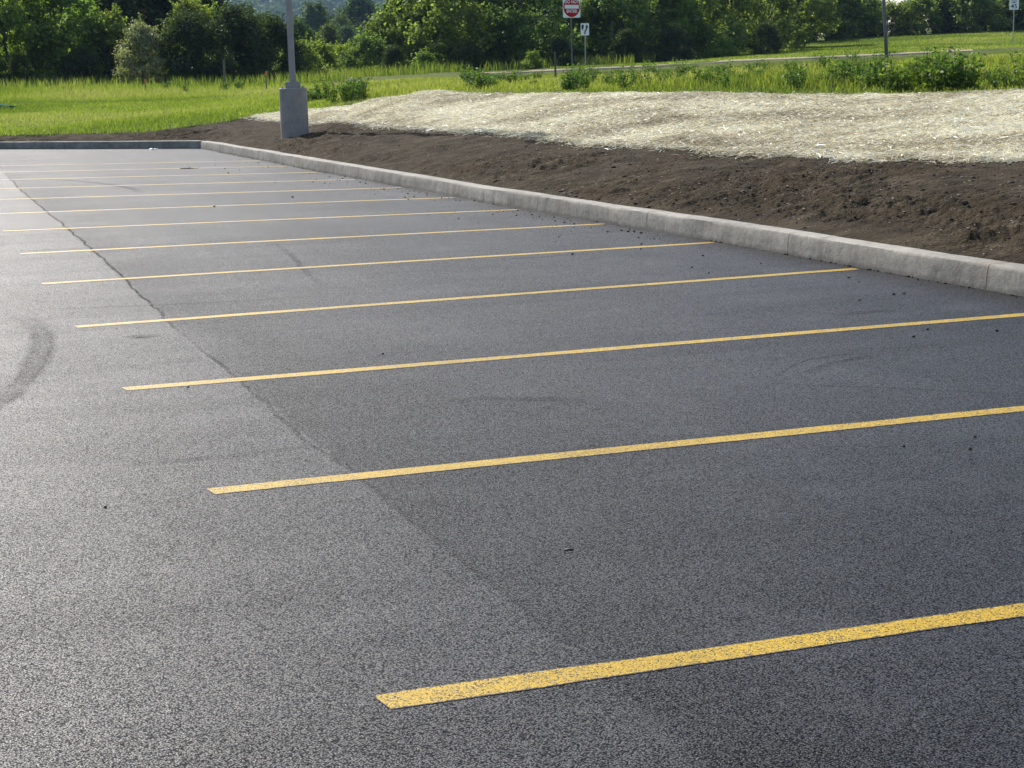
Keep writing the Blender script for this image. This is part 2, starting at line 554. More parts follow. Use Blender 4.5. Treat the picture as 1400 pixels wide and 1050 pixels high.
M = dict(
    asphalt=mat_asphalt(), paint=mat_paint(),
    rubber=mat_mark('rubber_mark', (.012, .012, .013), .45),
    rubber_soft=mat_mark('rubber_faint', (.012, .012, .013), .32),
    crack=mat_mark('joint_crack', (.008, .008, .008), .95),
    crack_soft=mat_mark('joint_tight', (.010, .010, .010), .45),
    scuff=mat_mark('scuff', (.10, .098, .095), .35),
    kerb=mat_concrete('kerb_concrete', (.275, .245, .198)),
    pier=mat_concrete('pier_concrete', (.27, .24, .212), False),
    soil=mat_soil(), turf=mat_ground(),
    straw_sheet=mat_straw_sheet(), straw=mat_straw(),
    pole=mat_simple('bronze_pole', (.235, .215, .20), .5, .0, .1),
    galv=mat_simple('galvanised_steel', (.33, .34, .35), .5, .6),
    darksteel=mat_simple('dark_steel', (.10, .105, .11), .6, .3),
    rust=mat_simple('rusty_post', (.12, .09, .07), .9, 0, .3, 12),
    wood=mat_simple('weathered_wood', (.16, .13, .10), .9, 0, .3, 10),
    signwhite=mat_simple('sign_white', (.78, .78, .76), .45, 0, .04),
    signred=mat_simple('sign_red', (.46, .012, .022), .8, 0, .06, 6, .1),
    signblack=mat_simple('sign_black', (.015, .015, .016), .5, 0, .1),
    orange=mat_simple('orange_paint', (.80, .16, .03), .6, 0, .1),
    roadbed=mat_simple('pale_gravel_road', (.25, .21, .15), .95, 0, .25, 2.0, .05),
    pebble=mat_simple('pale_pebble', (.36, .32, .26), .95, 0, .3, 40, .05),
    clod=mat_simple('dry_clod', (.058, .042, .027), .95, 0, .45, 30, .2),
    greenplastic=mat_simple('green_plastic', (.012, .10, .055), .95, 0, .2, 6, .05),
    forest_floor=mat_simple('forest_floor', (.020, .032, .012), .95, 0, .4, .05, .1),
    bark=mat_simple('bark', (.085, .068, .052), .95, 0, .35, 8),
    leaf_bright=mat_leaf('leaf_bright', (.090, .128, .022), (.31, .36, .070), .6),  # yellow-green leaves; sunlight on the edge trees is put into this lighter colour
    leaf_mid=mat_leaf('leaf_mid', (.072, .100, .024), (.26, .30, .080), .6),
    leaf_dark=mat_leaf('leaf_dark', (.030, .042, .016), (.085, .105, .036), .4),  # dark bush leaves; shade inside and under the woods is painted in too
    leaf_silver=mat_leaf('leaf_silver', (.045, .065, .026), (.34, .36, .22), .4, .05),
    leaf_far=mat_leaf('leaf_far', (.050, .074, .028), (.125, .158, .060), .45),
    grass=mat_leaf('grass', (.095, .120, .020), (.275, .295, .045), .55, .015, 1.0, .8),
    grass_tall=mat_leaf('grass_tall', (.065, .092, .020), (.225, .250, .055), .55, .02, 1.0, .8),
    weed=mat_leaf('weed', (.058, .098, .018), (.145, .195, .042), .5, .02),
)

# ------------------------------------------------------------------ kerb line, height table
KERB = [(6.60, -12.0), (6.60, 6.0), (6.52, 10.5), (6.50, 14.0), (6.41, 16.5), (6.29, 19.5), (6.27, 24.0), (6.22, 30.0), (6.24, 36.0), (6.22, 42.55)]
FARK = [(6.22, 42.55), (1.67, 47.25), (-4.0, 53.0), (-60.0, 53.0)]
KERB_H, KERB_W = 0.192, 0.225

def kerb_x(y):
    return np.interp(y, [p[1] for p in KERB], [p[0] for p in KERB])

def far_y(x):
    return np.interp(x, [p[0] for p in FARK[::-1]], [p[1] for p in FARK[::-1]])

def in_lot(x, y, margin=0.0):
    return (x < kerb_x(y) + margin) & (y < far_y(np.minimum(x, 6.22)) + margin)

# per pixel column: (horizontal distance, pixel row) of the ground from the soil's outer edge onwards
COLS = {
    -250: [(49, 192), (66, 154), (85, 131), (92, 124), (130, 118)],
    0:    [(49, 186), (66, 150), (85, 125), (92, 117), (130, 112)],
    200:  [(48, 181), (62, 150), (80, 130), (90, 122), (130, 113)],
    350:  [(51, 161), (65, 137), (85, 122), (92, 118), (130, 108)],
    440:  [(45, 152), (54, 139), (70, 120), (95, 111), (150, 106)],
    500:  [(46, 140), (56, 126), (70, 114), (95, 106), (150, 104)],
    600:  [(42, 128), (52, 120), (66, 110), (87, 103), (93, 101), (105, 100), (150, 98)],
    680:  [(39, 128.5), (52, 118), (66, 110), (82, 104), (87, 101.5), (93, 98.6), (105, 98), (150, 95)],
    800:  [(36, 127.5), (50, 115), (66, 106), (82, 99), (87, 95.5), (93, 92.5), (105, 91), (150, 82)],
    900:  [(34.5, 127.5), (48, 112), (66, 102), (82, 95), (87, 91.5), (93, 88.2), (108, 86), (150, 74)],
    1000: [(33, 129), (46, 108), (64, 97), (82, 88.5), (87, 85), (93, 81.8), (112, 78), (150, 66)],
    1150: [(31.5, 131), (44, 103), (62, 91), (82, 82), (87, 78.8), (93, 75.6), (125, 66), (150, 56)],
    1210: [(31, 131), (44, 101), (62, 88), (82, 79), (87, 76), (93, 72.8), (125, 62), (150, 51)],
    1300: [(30, 129), (44, 97), (62, 83), (82, 74), (87, 71.8), (93, 68.8), (125, 58), (155, 45)],
    1400: [(29.5, 125), (44, 93), (62, 77), (82, 68), (90, 65), (121, 61), (155, 41)],
    1700: [(28, 116), (44, 84), (62, 68), (82, 60), (90, 57), (121, 50), (155, 32)],
}
_q = []; _tab = []
for px in sorted(COLS):
    pts = [at_d(px, py, d) for d, py in COLS[px]]
    ds = []; zs = []
    for P in pts:
        d, l = cam_dq(P[0], P[1])
        ds.append(d); zs.append(P[2])
    d, l = cam_dq(pts[1][0], pts[1][1])
    _q.append(l / d)
    ds = [6.0] + ds + [420.0, 4000.0]
    zs = [0.15] + zs + [zs[-1] + (2.0 if px < 520 else 5.0), zs[-1] + 2.0]
    _tab.append((np.array(ds), np.array(zs)))
_q = np.array(_q)

def H(x, y):
    """Terrain height beyond the kerb."""
    x = np.asarray(x, float); y = np.asarray(y, float)
    d, l = cam_dq(x, y)
    r_ = np.hypot(d, l)
    d_ = np.maximum(d, r_ * .5)
    q = np.clip(l / np.maximum(d_, .1), _q[0], _q[-1])
    zc = np.stack([np.interp(d_, t[0], t[1]) for t in _tab])
    i = np.clip(np.searchsorted(_q, q) - 1, 0, len(_q) - 2)
    t = (q - _q[i]) / (_q[i + 1] - _q[i])
    sh = zc.reshape(len(_tab), -1)
    idx = np.arange(sh.shape[1])
    ii = i.ravel()
    z = sh[ii, idx] * (1 - t.ravel()) + sh[ii + 1, idx] * t.ravel()
    z = z.reshape(x.shape)
    calm = 1 - np.exp(-((d - 88) / 9) ** 2) * (l / np.maximum(d_, .1) > -.09)
    n = calm * fbm(x * .12, y * .12, 3, 3) * np.clip((d - 30) / 60, 0, 1) * .25 + fbm(x * .9, y * .9, 5, 2) * .06
    return z + n

# ------------------------------------------------------------------ parking lot
def grid_faces(nu, nv):
    a = np.arange(nu * nv).reshape(nu, nv)
    return np.stack([a[:-1, :-1], a[1:, :-1], a[1:, 1:], a[:-1, 1:]], -1).reshape(-1, 4)

lot_outline = [(-60, -30), (6.7, -30), (6.7, -12)] + [(x + .05, y) for x, y in KERB] + [(x, y + .06) for x, y in FARK[1:]]
mb = MB()
mb.add([(x, y, 0.0) for x, y in lot_outline], [tuple(range(len(lot_outline)))])
lot = mb.build('parking_lot', M['asphalt'])
tag(lot, 'dark grey asphalt parking lot with yellow stall lines', 'asphalt', kind='structure')

LINES = [((0.0, 2.75), 2.745), ((0.0, 5.46), 5.483), ((-.015, 8.148), 8.225), ((-.005, 10.89), 11.163), ((.004, 13.81), 13.864),
         ((.028, 16.72), 16.45), ((.042, 19.73), 19.0), ((.05, 22.72), 21.60), ((.06, 25.8), 24.2), ((.06, 28.75), 26.8),
         ((.06, 31.7), 29.45), ((.06, 34.7), 32.1), ((.06, 37.6), 34.8)]
for (x0, y0), yr in LINES:
    xr = float(kerb_x(yr)) - (.05 if yr > 10.5 else .04)
    n = 60
    xs = np.concatenate([[x0 - .006, x0 + .004], np.linspace(x0 + .1, xr, n - 2)])
    ys = y0 + (yr - y0) * (xs - x0) / (xr - x0)
    w = .052
    ea = fbm(xs * 2.5, ys, 31, 4) * .020
    eb = fbm(xs * 2.5, ys, 77, 4) * .020
    rows = [(-1.22, 0), (-.78, 1), (.78, 1), (1.22, 0)]
    V = np.stack([np.stack([xs + np.linspace(-.008 * t_, 0, n), ys + w * t_ + (ea if t_ < 0 else eb), np.full(n, .0018)], 1) for t_, e_ in rows], 1).reshape(-1, 3)
    E_ = np.tile(np.array([e_ for t_, e_ in rows], float), (n, 1)); E_[0] *= 0; E_[-1] *= 0
    Fq = grid_faces(n, len(rows))
    o = link(bpy.data.objects.new('parking_line', mesh_np('parking_line', V, Fq, M['paint'], {'edge': E_.ravel()})), lot)

def ribbon(name, pts, width, mat, z=.002, n=80, wob=0.0, edge=.5, ends=(.15, .15), parent=lot):
    pts = np.array(pts, float)
    seg = np.concatenate([[0], np.cumsum(np.hypot(*np.diff(pts, axis=0).T))])
    t = np.linspace(0, seg[-1], n)
    # Catmull-like smoothing through dense linear interpolation and averaging
    P = np.stack([np.interp(t, seg, pts[:, 0]), np.interp(t, seg, pts[:, 1])], 1)
    if len(pts) > 2:
        for k in range(max(2, n // 10)):
            P[1:-1] = (P[:-2] + 2 * P[1:-1] + P[2:]) / 4
    T = np.gradient(P, axis=0); T /= np.linalg.norm(T, axis=1)[:, None] + 1e-9
    N = np.stack([-T[:, 1], T[:, 0]], 1)
    if wob:
        P = P + N * (fbm(t * 3.0, t * 0, 9, 4) * wob)[:, None]
    ws = width * (1 + fbm(t * 4, t * 0 + 5, 19, 3) * .8)
    prof = [(-1, 0), (-.55, 1), (0, edge), (.55, 1), (1, 0)]
    V = []; A = []
    u = np.linspace(0, 1, n)
    fade = np.clip(u / max(ends[0], 1e-3), 0, 1) * np.clip((1 - u) / max(ends[1], 1e-3), 0, 1)
    for s, a in prof:
        q = P + N * (ws * .5 * s)[:, None]
        V.append(np.concatenate([q, np.full((n, 1), z)], 1)); A.append(fade * a)
    V = np.stack(V, 1).reshape(-1, 3); A = np.stack(A, 1).ravel()
    me = mesh_np(name, V, grid_faces(n, len(prof)), mat, {'fade': A})
    return link(bpy.data.objects.new(name, me), parent)

def px2(l):
    return [tuple(at_z(x, y)[:2]) for x, y in l]

# paving joint: open crack in the far half, tight in the near half
ribbon('paving_joint', [(.97, 34.4), (.84, 28.6), (.795, 22.6), (.768, 18.9), (.745, 16.4), (.70, 13.7), (.64, 10.8), (.62, 9.2)], .032, M['crack'], .0006, 400, .055, 1.0, (.25, .12))
ribbon('paving_joint', [(.63, 9.6), (.612, 8.1), (.61, 6.6), (.62, 5.6), (.64, 4.6), (.64, 3.6), (.62, 2.8), (.63, 2.1)], .035, M['crack_soft'], .0006, 300, .06, .8, (.05, .6))
ribbon('paving_joint', px2([(372, 330), (400, 352), (440, 392)]), .07, M['rubber'], .0006, 60, .05, .6, (.2, .3))
# tyre marks
ribbon('tyre_mark', px2([(-60, 585), (0, 548), (38, 515), (58, 480), (58, 455), (40, 437), (-10, 428)]), .21, M['rubber'], .0010, 120, 0, .55, (.1, .3))
ribbon('tyre_mark', px2([(20, 242.5), (50, 244), (100, 247), (150, 252), (185, 259), (197, 266)]), .16, M['rubber'], .0010, 80, 0, .7, (.3, .2))
ribbon('tyre_mark', px2([(1055, 520), (1078, 503), (1105, 492), (1150, 485), (1195, 484)]), .035, M['rubber'], .0010, 80, 0, .9, (.4, .15))
ribbon('tyre_mark', px2([(1100, 513), (1130, 498), (1165, 492), (1200, 485)]), .10, M['rubber'], .0014, 80, 0, .8, (.4, .3))
ribbon('tyre_mark', px2([(1050, 524), (1110, 527), (1200, 530), (1400, 540)]), .05, M['rubber'], .0010, 80, .03, .7, (.3, .3))
ribbon('tyre_mark', px2([(1130, 432), (1180, 427), (1235, 424)]), .16, M['rubber'], .0010, 50, .03, .8, (.4, .3))
ribbon('tyre_mark', px2([(170, 463), (190, 460), (217, 461)]), .20, M['rubber'], .0010, 50, .02, 1.0, (.4, .3))
ribbon('tyre_mark', px2([(0, 345), (60, 342), (140, 338), (240, 333), (420, 323)]), .10, M['rubber_soft'], .0010, 80, .05, .7, (.1, .4))
ribbon('tyre_mark', px2([(0, 425), (90, 422), (200, 418), (330, 412), (470, 402)]), .09, M['rubber_soft'], .0010, 80, .05, .7, (.2, .4))
ribbon('tyre_mark', px2([(110, 640), (230, 632), (340, 622), (450, 610)]), .10, M['rubber_soft'], .0010, 80, .08, .6, (.4, .4))
ribbon('tyre_mark', px2([(700, 400), (850, 392), (1000, 380), (1120, 372)]), .10, M['rubber_soft'], .0010, 80, .06, .7, (.4, .4))
ribbon('tyre_mark', px2([(560, 560), (650, 545), (760, 548), (880, 560)]), .14, M['rubber_soft'], .0010, 80, .1, .6, (.4, .4))
ribbon('tyre_mark', px2([(650, 355), (740, 352), (830, 345)]), .10, M['rubber_soft'], .0010, 60, .05, .7, (.4, .4))
ribbon('scuff_mark', px2([(1040, 680), (1062, 705), (1068, 730)]), .05, M['scuff'], .0010, 50, .03, .9, (.3, .3))
ribbon('scuff_mark', px2([(860, 955), (880, 975), (905, 1005)]), .09, M['scuff'], .0010, 50, .03, .9, (.3, .3))

# ------------------------------------------------------------------ kerb sections
kerb_root = empty('kerb', (6.3, 0, 0))
tag(kerb_root, 'cast concrete kerb edging the parking lot', 'kerb', kind='structure')

def polyline_pts(poly, step):
    poly = np.array(poly, float)
    seg = np.concatenate([[0], np.cumsum(np.hypot(*np.diff(poly, axis=0).T))])
    return poly, seg

def kerb_run(poly, length, gap, start, side):
    poly, seg = polyline_pts(poly, .1)
    s0 = 0.0
    first = start
    k = 0
    while s0 < seg[-1] - .05:
        s1 = min(s0 + (first if k == 0 else length), seg[-1])
        n = max(2, int((s1 - s0) / .12))
        s = np.linspace(s0 + gap / 2, s1 - gap / 2, n)
        P = np.stack([np.interp(s, seg, poly[:, 0]), np.interp(s, seg, poly[:, 1])], 1)
        # soft bends
        T = np.gradient(P, axis=0); T /= np.linalg.norm(T, axis=1)[:, None]
        N = np.stack([T[:, 1], -T[:, 0]], 1) * side                # towards the soil
        prof = [(-.004, -.05), (.000, .0), (.010, KERB_H * .5), (.020, KERB_H - .03), (.026, KERB_H - .010), (.040, KERB_H), (KERB_W - .012, KERB_H), (KERB_W, KERB_H - .015), (KERB_W, -.05)]
        V = []
        for j, (o_, z_) in enumerate(prof):
            w1 = fbm(s * 1.6, s * 0 + j * .35, 41, 3) * (.018 if 1 < j < 7 else .012)
            w2 = fbm(s * .7, s * 0, 53, 2) * .018 + fbm(s * 5, s * 0 + j, 57, 2) * .004
            V.append(np.concatenate([P + N * (o_ + w1)[:, None], (z_ + (w2 if z_ > .1 else 0 * w2))[:, None]], 1))
        m_ = len(prof)
        V = np.stack(V, 1).reshape(-1, 3)
        Fq = grid_faces(n, m_)
        V0 = V - np.array([6.3, 0, 0])
        me = bpy.data.meshes.new('kerb_section')
        faces = [tuple(f) for f in Fq] + [tuple(range(m_))[::-1], tuple((n - 1) * m_ + q for q in range(m_))]
        me.from_pydata([tuple(v) for v in V0], [], faces)
        me.materials.append(M['kerb'])
        me.polygons.foreach_set('use_smooth', [True] * len(Fq) + [False] * 2)
        me.update()
        me.set_sharp_from_angle(angle=R(35))
        link(bpy.data.objects.new('kerb_section', me), kerb_root)
        s0 = s1; k += 1
kerb_run(KERB, 3.05, .008, 12.0 + 9.45 - 3.05 * 6, 1)
kerb_run(FARK, 3.05, .008, 3.05, 1)

# ------------------------------------------------------------------ soil bank and straw, strip meshes between boundary curves
B_EDGE = [(-260, 193, 50), (0, 186, 49), (200, 180.5, 48), (290, 170, 49), (345, 161, 51), (372, 164, 48), (420, 171, 44.5), (455, 166, 42), (500, 171.5, 38.5), (600, 178, 34),
          (690, 182, 31), (735, 188, 29.3), (780, 195, 28), (900, 203, 26), (1000, 209.5, 24.3), (1150, 217, 22.6), (1280, 218, 21.4), (1400, 221, 20.4), (1700, 228, 18), (2300, 236, 15)]
C_EDGE = [(345, 159.5, 52), (400, 152, 48.5), (440, 150, 46.5), (480, 146, 46.5), (510, 137, 45.5), (560, 131, 43.3), (590, 129, 42.2), (620, 129, 41.5), (700, 129.5, 38.7), (800, 128, 36), (865, 127, 35), (1000, 129.5, 33), (1150, 131.5, 31.5), (1280, 129.5, 30.2), (1400, 125, 29.5), (1700, 117, 28), (2300, 105, 27)]

def edge_curve(E, pxs):
    a = np.array(E, float)
    return np.array([at_d(p, np.interp(p, a[:, 0], a[:, 1]), np.interp(p, a[:, 0], a[:, 2])) for p in pxs])

pxs = np.concatenate([np.linspace(-260, 270, 120, endpoint=False), np.linspace(270, 1500, 640, endpoint=False), np.linspace(1500, 2290, 100)])
Bc = edge_curve(B_EDGE, pxs)
# kerb back edge met by the same vertical plane as each outer edge point
def kerb_hit(P):
    d = P[:2] - CAM[:2]
    ts = np.linspace(.05, 1.0, 3000)
    X = CAM[0] + d[0] * ts; Y = CAM[1] + d[1] * ts
    inside = in_lot(X, Y, KERB_W - .03)
    k = np.argmax(~inside)
    return np.array([X[k], Y[k], KERB_H - .025])
Ac = np.array([kerb_hit(P) for P in Bc])
NV = 150
tv = np.linspace(0, 1.12, NV)
soilV = Ac[:, None, :] + (Bc - Ac)[:, None, :] * tv[None, :, None]
tz = tv ** .85
soilV[:, :, 2] = Ac[:, None, 2] + (Bc[:, None, 2] - Ac[:, None, 2]) * tz[None, :]
X_, Y_ = soilV[:, :, 0], soilV[:, :, 1]
amp = np.clip(tv * 6, 0, 1)[None, :]
rid = 1 - np.abs(fbm(X_ * 2.2, Y_ * 2.2, 61, 4)) * 4
rough_zone = np.clip(fbm(X_ * .5 + 4, Y_ * .5, 67, 2) * 3 + .9 - tv[None, :] * .9, .25, 1.4)
soil_n = (fbm(X_ * .6, Y_ * .6, 62, 3) * .13 + fbm(X_ * 3.2, Y_ * 3.2, 63, 4) * .13 * rough_zone + fbm(X_ * 11, Y_ * 11, 64, 3) * .085 * rough_zone + rid * .012)
soilV[:, :, 2] += soil_n * amp
soilV[:, :, 2] -= (np.clip((tv - 1.0) / .05, 0, 1) * .22)[None, :]
soil = link(bpy.data.objects.new('soil_bank', mesh_np('soil_bank', soilV, grid_faces(len(pxs), NV), M['soil'], smooth=True)))
tag(soil, 'bare dark brown soil bank behind the kerb', 'soil', kind='structure')

def soil_pt(i, j):
    return soilV[i, j]
def soil_z(x, y):
    k = np.argmin((soilV[:, :, 0] - x) ** 2 + (soilV[:, :, 1] - y) ** 2)
    return soilV.reshape(-1, 3)[k, 2]

# straw mat
spx = np.concatenate([np.linspace(346, 1500, 420, endpoint=False), np.linspace(1500, 2290, 60)])
SB = edge_curve(B_EDGE, spx); SC = edge_curve(C_EDGE, spx)
wig = fbm(spx * .06, spx * 0, 71, 4) * .9 + fbm(spx * .4, spx * 0, 72, 2) * .3
NS = 70
sv = np.linspace(0, 1, NS)
strawV = SB[:, None, :] + (SC - SB)[:, None, :] * sv[None, :, None]
dirn = (SC - SB)[:, :2]; dirn /= np.linalg.norm(dirn, axis=1)[:, None] + 1e-6
wid = np.linalg.norm((SC - SB)[:, :2], axis=1)
strawV[:, :, :2] += dirn[:, None, :] * (wig * np.clip(wid / 4, 0, 1))[:, None, None] * (1 - sv)[None, :, None]
X_, Y_ = strawV[:, :, 0], strawV[:, :, 1]
def straw_relief(X, Y):
    md = at_d(592, 129, 42)
    mound = .09 * np.exp(-(((X - md[0]) / .9) ** 2 + ((Y - md[1]) / .9) ** 2))
    return fbm(X * .7, Y * .7, 81, 3) * .06 + fbm(X * 3, Y * 3, 82, 3) * .045 + .005 + mound
strawV[:, :, 2] += straw_relief(X_, Y_)
strawV[:, 0, 2] -= .06
strawV[:, -1, 2] -= .06
straw_mat = link(bpy.data.objects.new('straw_mulch_bed', mesh_np('straw_mulch_bed', strawV, grid_faces(len(spx), NS), M['straw_sheet'], smooth=True)))
tag(straw_mat, 'bed of pale straw mulch laid over the bank', 'straw', kind='stuff')

# loose straw stalks: sampled over the mat
def cell_sample(Vg, n, imax=None):
    nu, nv = Vg.shape[:2]
    if imax: nu = imax
    p00 = Vg[:nu - 1, :-1]; p10 = Vg[1:nu, :-1]; p01 = Vg[:nu - 1, 1:]
    ar = np.linalg.norm(np.cross(p10 - p00, p01 - p00), axis=2).ravel()
    idx = rng.choice(len(ar), n, p=ar / ar.sum())
    i, j = np.unravel_index(idx, (nu - 1, Vg.shape[1] - 1))
    u = rng.random(n)[:, None]; v = rng.random(n)[:, None]
    P = (Vg[i, j] * (1 - u) + Vg[i + 1, j] * u) * (1 - v) + (Vg[i, j + 1] * (1 - u) + Vg[i + 1, j + 1] * u) * v
    return P
NSTR = 380000
P = cell_sample(strawV, NSTR, 440)
# a fringe thinning out over the lower edge
Pf = cell_sample(strawV[:, :5], 14000, 440)
Pf[:, :2] += rng.normal(0, .16, (len(Pf), 2)) - fh[:2] * .10
Pf[:, 2] += .01
P = np.concatenate([P, Pf]); NSTR = len(P)
ang = rng.random(NSTR) * np.pi * 2
ang = np.where(rng.random(NSTR) < .45, rng.normal(-YAW, .5, NSTR), ang)
ln = rng.uniform(.03, .11, NSTR)
wd = rng.uniform(.0022, .005, NSTR)
tl = rng.normal(0, .22, NSTR)
D = np.stack([np.cos(ang) * np.cos(tl), np.sin(ang) * np.cos(tl), np.sin(tl)], 1) * ln[:, None]
Wv = np.stack([-np.sin(ang), np.cos(ang), rng.normal(0, .6, NSTR)], 1)
Wv = Wv / np.linalg.norm(Wv, axis=1)[:, None] * wd[:, None]
P[:, 2] += np.abs(rng.normal(0, .014, NSTR)) + .004
bend = np.zeros((NSTR, 3)); bend[:, 2] = rng.uniform(0, .02, NSTR)
V = np.stack([P - D - Wv, P - D + Wv, P + bend + Wv, P + bend - Wv, P + D + Wv * .6, P + D - Wv * .6], 1).reshape(-1, 3)
b = np.arange(NSTR)[:, None] * 6
Fq = np.concatenate([b + np.array([0, 1, 2, 3]), b + np.array([3, 2, 4, 5])])
tint = np.clip(rng.normal(.55, .3, NSTR) - .6 * (rng.random(NSTR) < .14) + fbm(P[:, 0] * .8, P[:, 1] * .8, 83, 4) * 1.3, 0, 1)
stalks = link(bpy.data.objects.new('loose_straw', mesh_np('loose_straw', V, Fq, M['straw'], {'tint': np.repeat(tint, 6)})))
tag(stalks, 'loose pale straw stalks strewn over the mulch bed', 'straw', kind='stuff')

# ------------------------------------------------------------------ terrain sheet to the horizon
th = np.concatenate([np.linspace(-180, -40, 36, endpoint=False), np.linspace(-40, -20, 30, endpoint=False), np.linspace(-20, 22, 260, endpoint=False), np.linspace(22, 50, 40, endpoint=False), np.linspace(50, 180, 34)])
rr = np.concatenate([np.linspace(4, 28, 34, endpoint=False), np.linspace(28, 160, 230, endpoint=False), np.geomspace(160, 4000, 36)])
TH, RR = np.meshgrid(np.radians(th), rr, indexing='ij')
gx = CAM[0] + RR * (np.cos(TH) * fh[0] + np.sin(TH) * rt0[0])
gy = CAM[1] + RR * (np.cos(TH) * fh[1] + np.sin(TH) * rt0[1])
gz = H(gx, gy)
# below the lot, the soil and the straw the sheet lies lower
covered = in_lot(gx, gy, .5)
ca = np.array(C_EDGE); 
d_, l_ = cam_dq(gx, gy)
qq = np.clip(l_ / np.maximum(d_, .1), -1, 1)
edge_px = np.array([-260, 0, 200, 290, 340] + [c[0] for c in C_EDGE])
edge_d = np.array([50, 49, 48, 49, 51] + [c[2] for c in C_EDGE], float)
edge_q = []
for p, dd in zip(edge_px, edge_d):
    W = at_d(p, 140, dd); a_, b_ = cam_dq(W[0], W[1]); edge_q.append(b_ / a_)
lim = np.interp(qq, edge_q, edge_d)
under = (d_ < lim - .25) & ~covered
gz = np.where(under, gz - .8, gz)
gz = np.where(covered, -.35, gz)
lot_side = (d_ < 8) & ~covered
gz = np.where(lot_side, np.minimum(gz, -.1), gz)
ground = link(bpy.data.objects.new('ground', mesh_np('ground', np.stack([gx, gy, gz], -1), grid_faces(len(th), len(rr)), M['turf'], smooth=True)))
tag(ground, 'green grassy ground rising behind the parking lot', 'ground', kind='structure')

# ------------------------------------------------------------------ road beyond the field
rpx = np.linspace(655, 1330, 110)
rn = np.interp(rpx, [560, 680, 800, 900, 1000, 1150, 1210, 1300, 1400, 1600], [103.5, 101.5, 95.5, 91.5, 85, 78.8, 76, 71.8, 68, 60])
near = np.array([at_d(p, y + 1.0, 87) for p, y in zip(rpx, rn)])
far = np.array([at_d(p, y - 1.8, 93) for p, y in zip(rpx, rn)])
RV = np.stack([near + [0, 0, -.2], near + [0, 0, .05], far + [0, 0, .05], far + [0, 0, -.2]], 1)
road = link(bpy.data.objects.new('road', mesh_np('road', RV, grid_faces(len(rpx), 4), M['roadbed'])))
tag(road, 'pale road crossing the grass below the woods', 'road', kind='structure')

# ------------------------------------------------------------------ grass blades
def in_view_pts(n, d0, d1, px0, px1, power=1.0):
    """Random ground points of even areal density between two distances and columns."""
    u = rng.random(n)
    d = np.sqrt(d0 ** 2 + (d1 ** 2 - d0 ** 2) * u ** power)
    q = ((px0 - 700) + (px1 - px0) * rng.random(n)) / F_PX * 1.02
    x = CAM[0] + d * (fh[0] + q * rt0[0]); y = CAM[1] + d * (fh[1] + q * rt0[1])
    return x, y, d, q

def blades(name, label, x, y, z, h, w, mat, lean=.45, tint=None, cat='grass'):
    n = len(x)
    a = rng.random(n) * 2 * np.pi
    la = rng.random(n) * 2 * np.pi
    lm = np.abs(rng.normal(0, lean, n)) * h
    P = np.stack([x, y, z - .02], 1)
    W = np.stack([np.cos(a), np.sin(a), 0 * a], 1) * (w * .5)[:, None]
    L = np.stack([np.cos(la), np.sin(la), 0 * la], 1) * lm[:, None]
    U = np.zeros((n, 3)); U[:, 2] = h
    V = np.stack([P - W, P + W, P + L * .35 + U * .6 + W * .8, P + L * .35 + U * .6 - W * .8, P + L + U], 1).reshape(-1, 3)
    b_ = np.arange(n)[:, None] * 5
    F1 = b_ + np.array([0, 1, 2]); F2 = b_ + np.array([0, 2, 3]); F3 = b_ + np.array([3, 2, 4])
    if tint is None:
        tint = np.clip(rng.normal(.5, .25, n) + fbm(x * .14, y * .14, 91, 4) * 1.9, 0, 1)
    me = mesh_np(name, V, np.concatenate([F1, F2, F3]), mat, {'tint': np.repeat(tint, 5)})
    o = link(bpy.data.objects.new(name, me))
    return tag(o, label, cat, kind='stuff')

def edge_limit(q):
    return np.interp(q, edge_q, edge_d)

# left meadow
x, y, d, q = in_view_pts(150000, 47, 92, -160, 470)
k = (d > edge_limit(q) + rng.normal(.1, .25, len(d))) & ~in_lot(x, y, .6)
x, y, d = x[k], y[k], d[k]
hn = fbm(x * .16, y * .16, 95, 3)
h = rng.uniform(.05, .13, len(x)) * (1 + hn * 1.6) + np.clip((d - 72) / 16, 0, 1) * rng.uniform(0, .32, len(x)) * (q[k] < -.12)
blades('meadow_grass', 'short sunlit grass between the soil and the left woods', x, y, H(x, y), h, rng.uniform(.014, .03, len(x)), M['grass'])
# strip behind the straw
x, y, d, q = in_view_pts(210000, 29, 86, 400, 1560)
k = d > edge_limit(q) + rng.normal(.0, .3, len(d))
x, y, d, q = x[k], y[k], d[k], q[k]
hn = np.clip(fbm(x * .22, y * .22, 97, 3) + .5, .1, 1)
near_f = np.clip((d - edge_limit(q)) / 5, .35, 1)
far_f = np.interp(d, [30, 60, 72, 80, 86], [1, .85, .4, .15, .08])
h = rng.uniform(.12, .40, len(x)) * hn * 1.3 * near_f * far_f
blades('field_grass', 'rough uncut grass between the straw bed and the road', x, y, H(x, y), h, rng.uniform(.013, .028, len(x)), M['grass_tall'], .5)
# mown slope behind the road
x, y, d, q = in_view_pts(150000, 94, 165, 760, 1560)
blades('slope_grass', 'mown grass slope between the road and the woods', x, y, H(x, y), rng.uniform(.04, .13, len(x)), rng.uniform(.03, .06, len(x)), M['grass'], .7)
# verge at the feet of the woods
x, y, d, q = in_view_pts(40000, 84, 112, -160, 900)
k = ~((d < 97) & (q > -.09)) & (fbm(x * .3, y * .3, 44, 3) > -.05)
x, y, d = x[k], y[k], d[k]
blades('verge_grass', 'tall seeding grass at the foot of the woods', x, y, H(x, y), rng.uniform(.2, .75, len(x)), rng.uniform(.02, .05, len(x)), M['grass_tall'], .3)

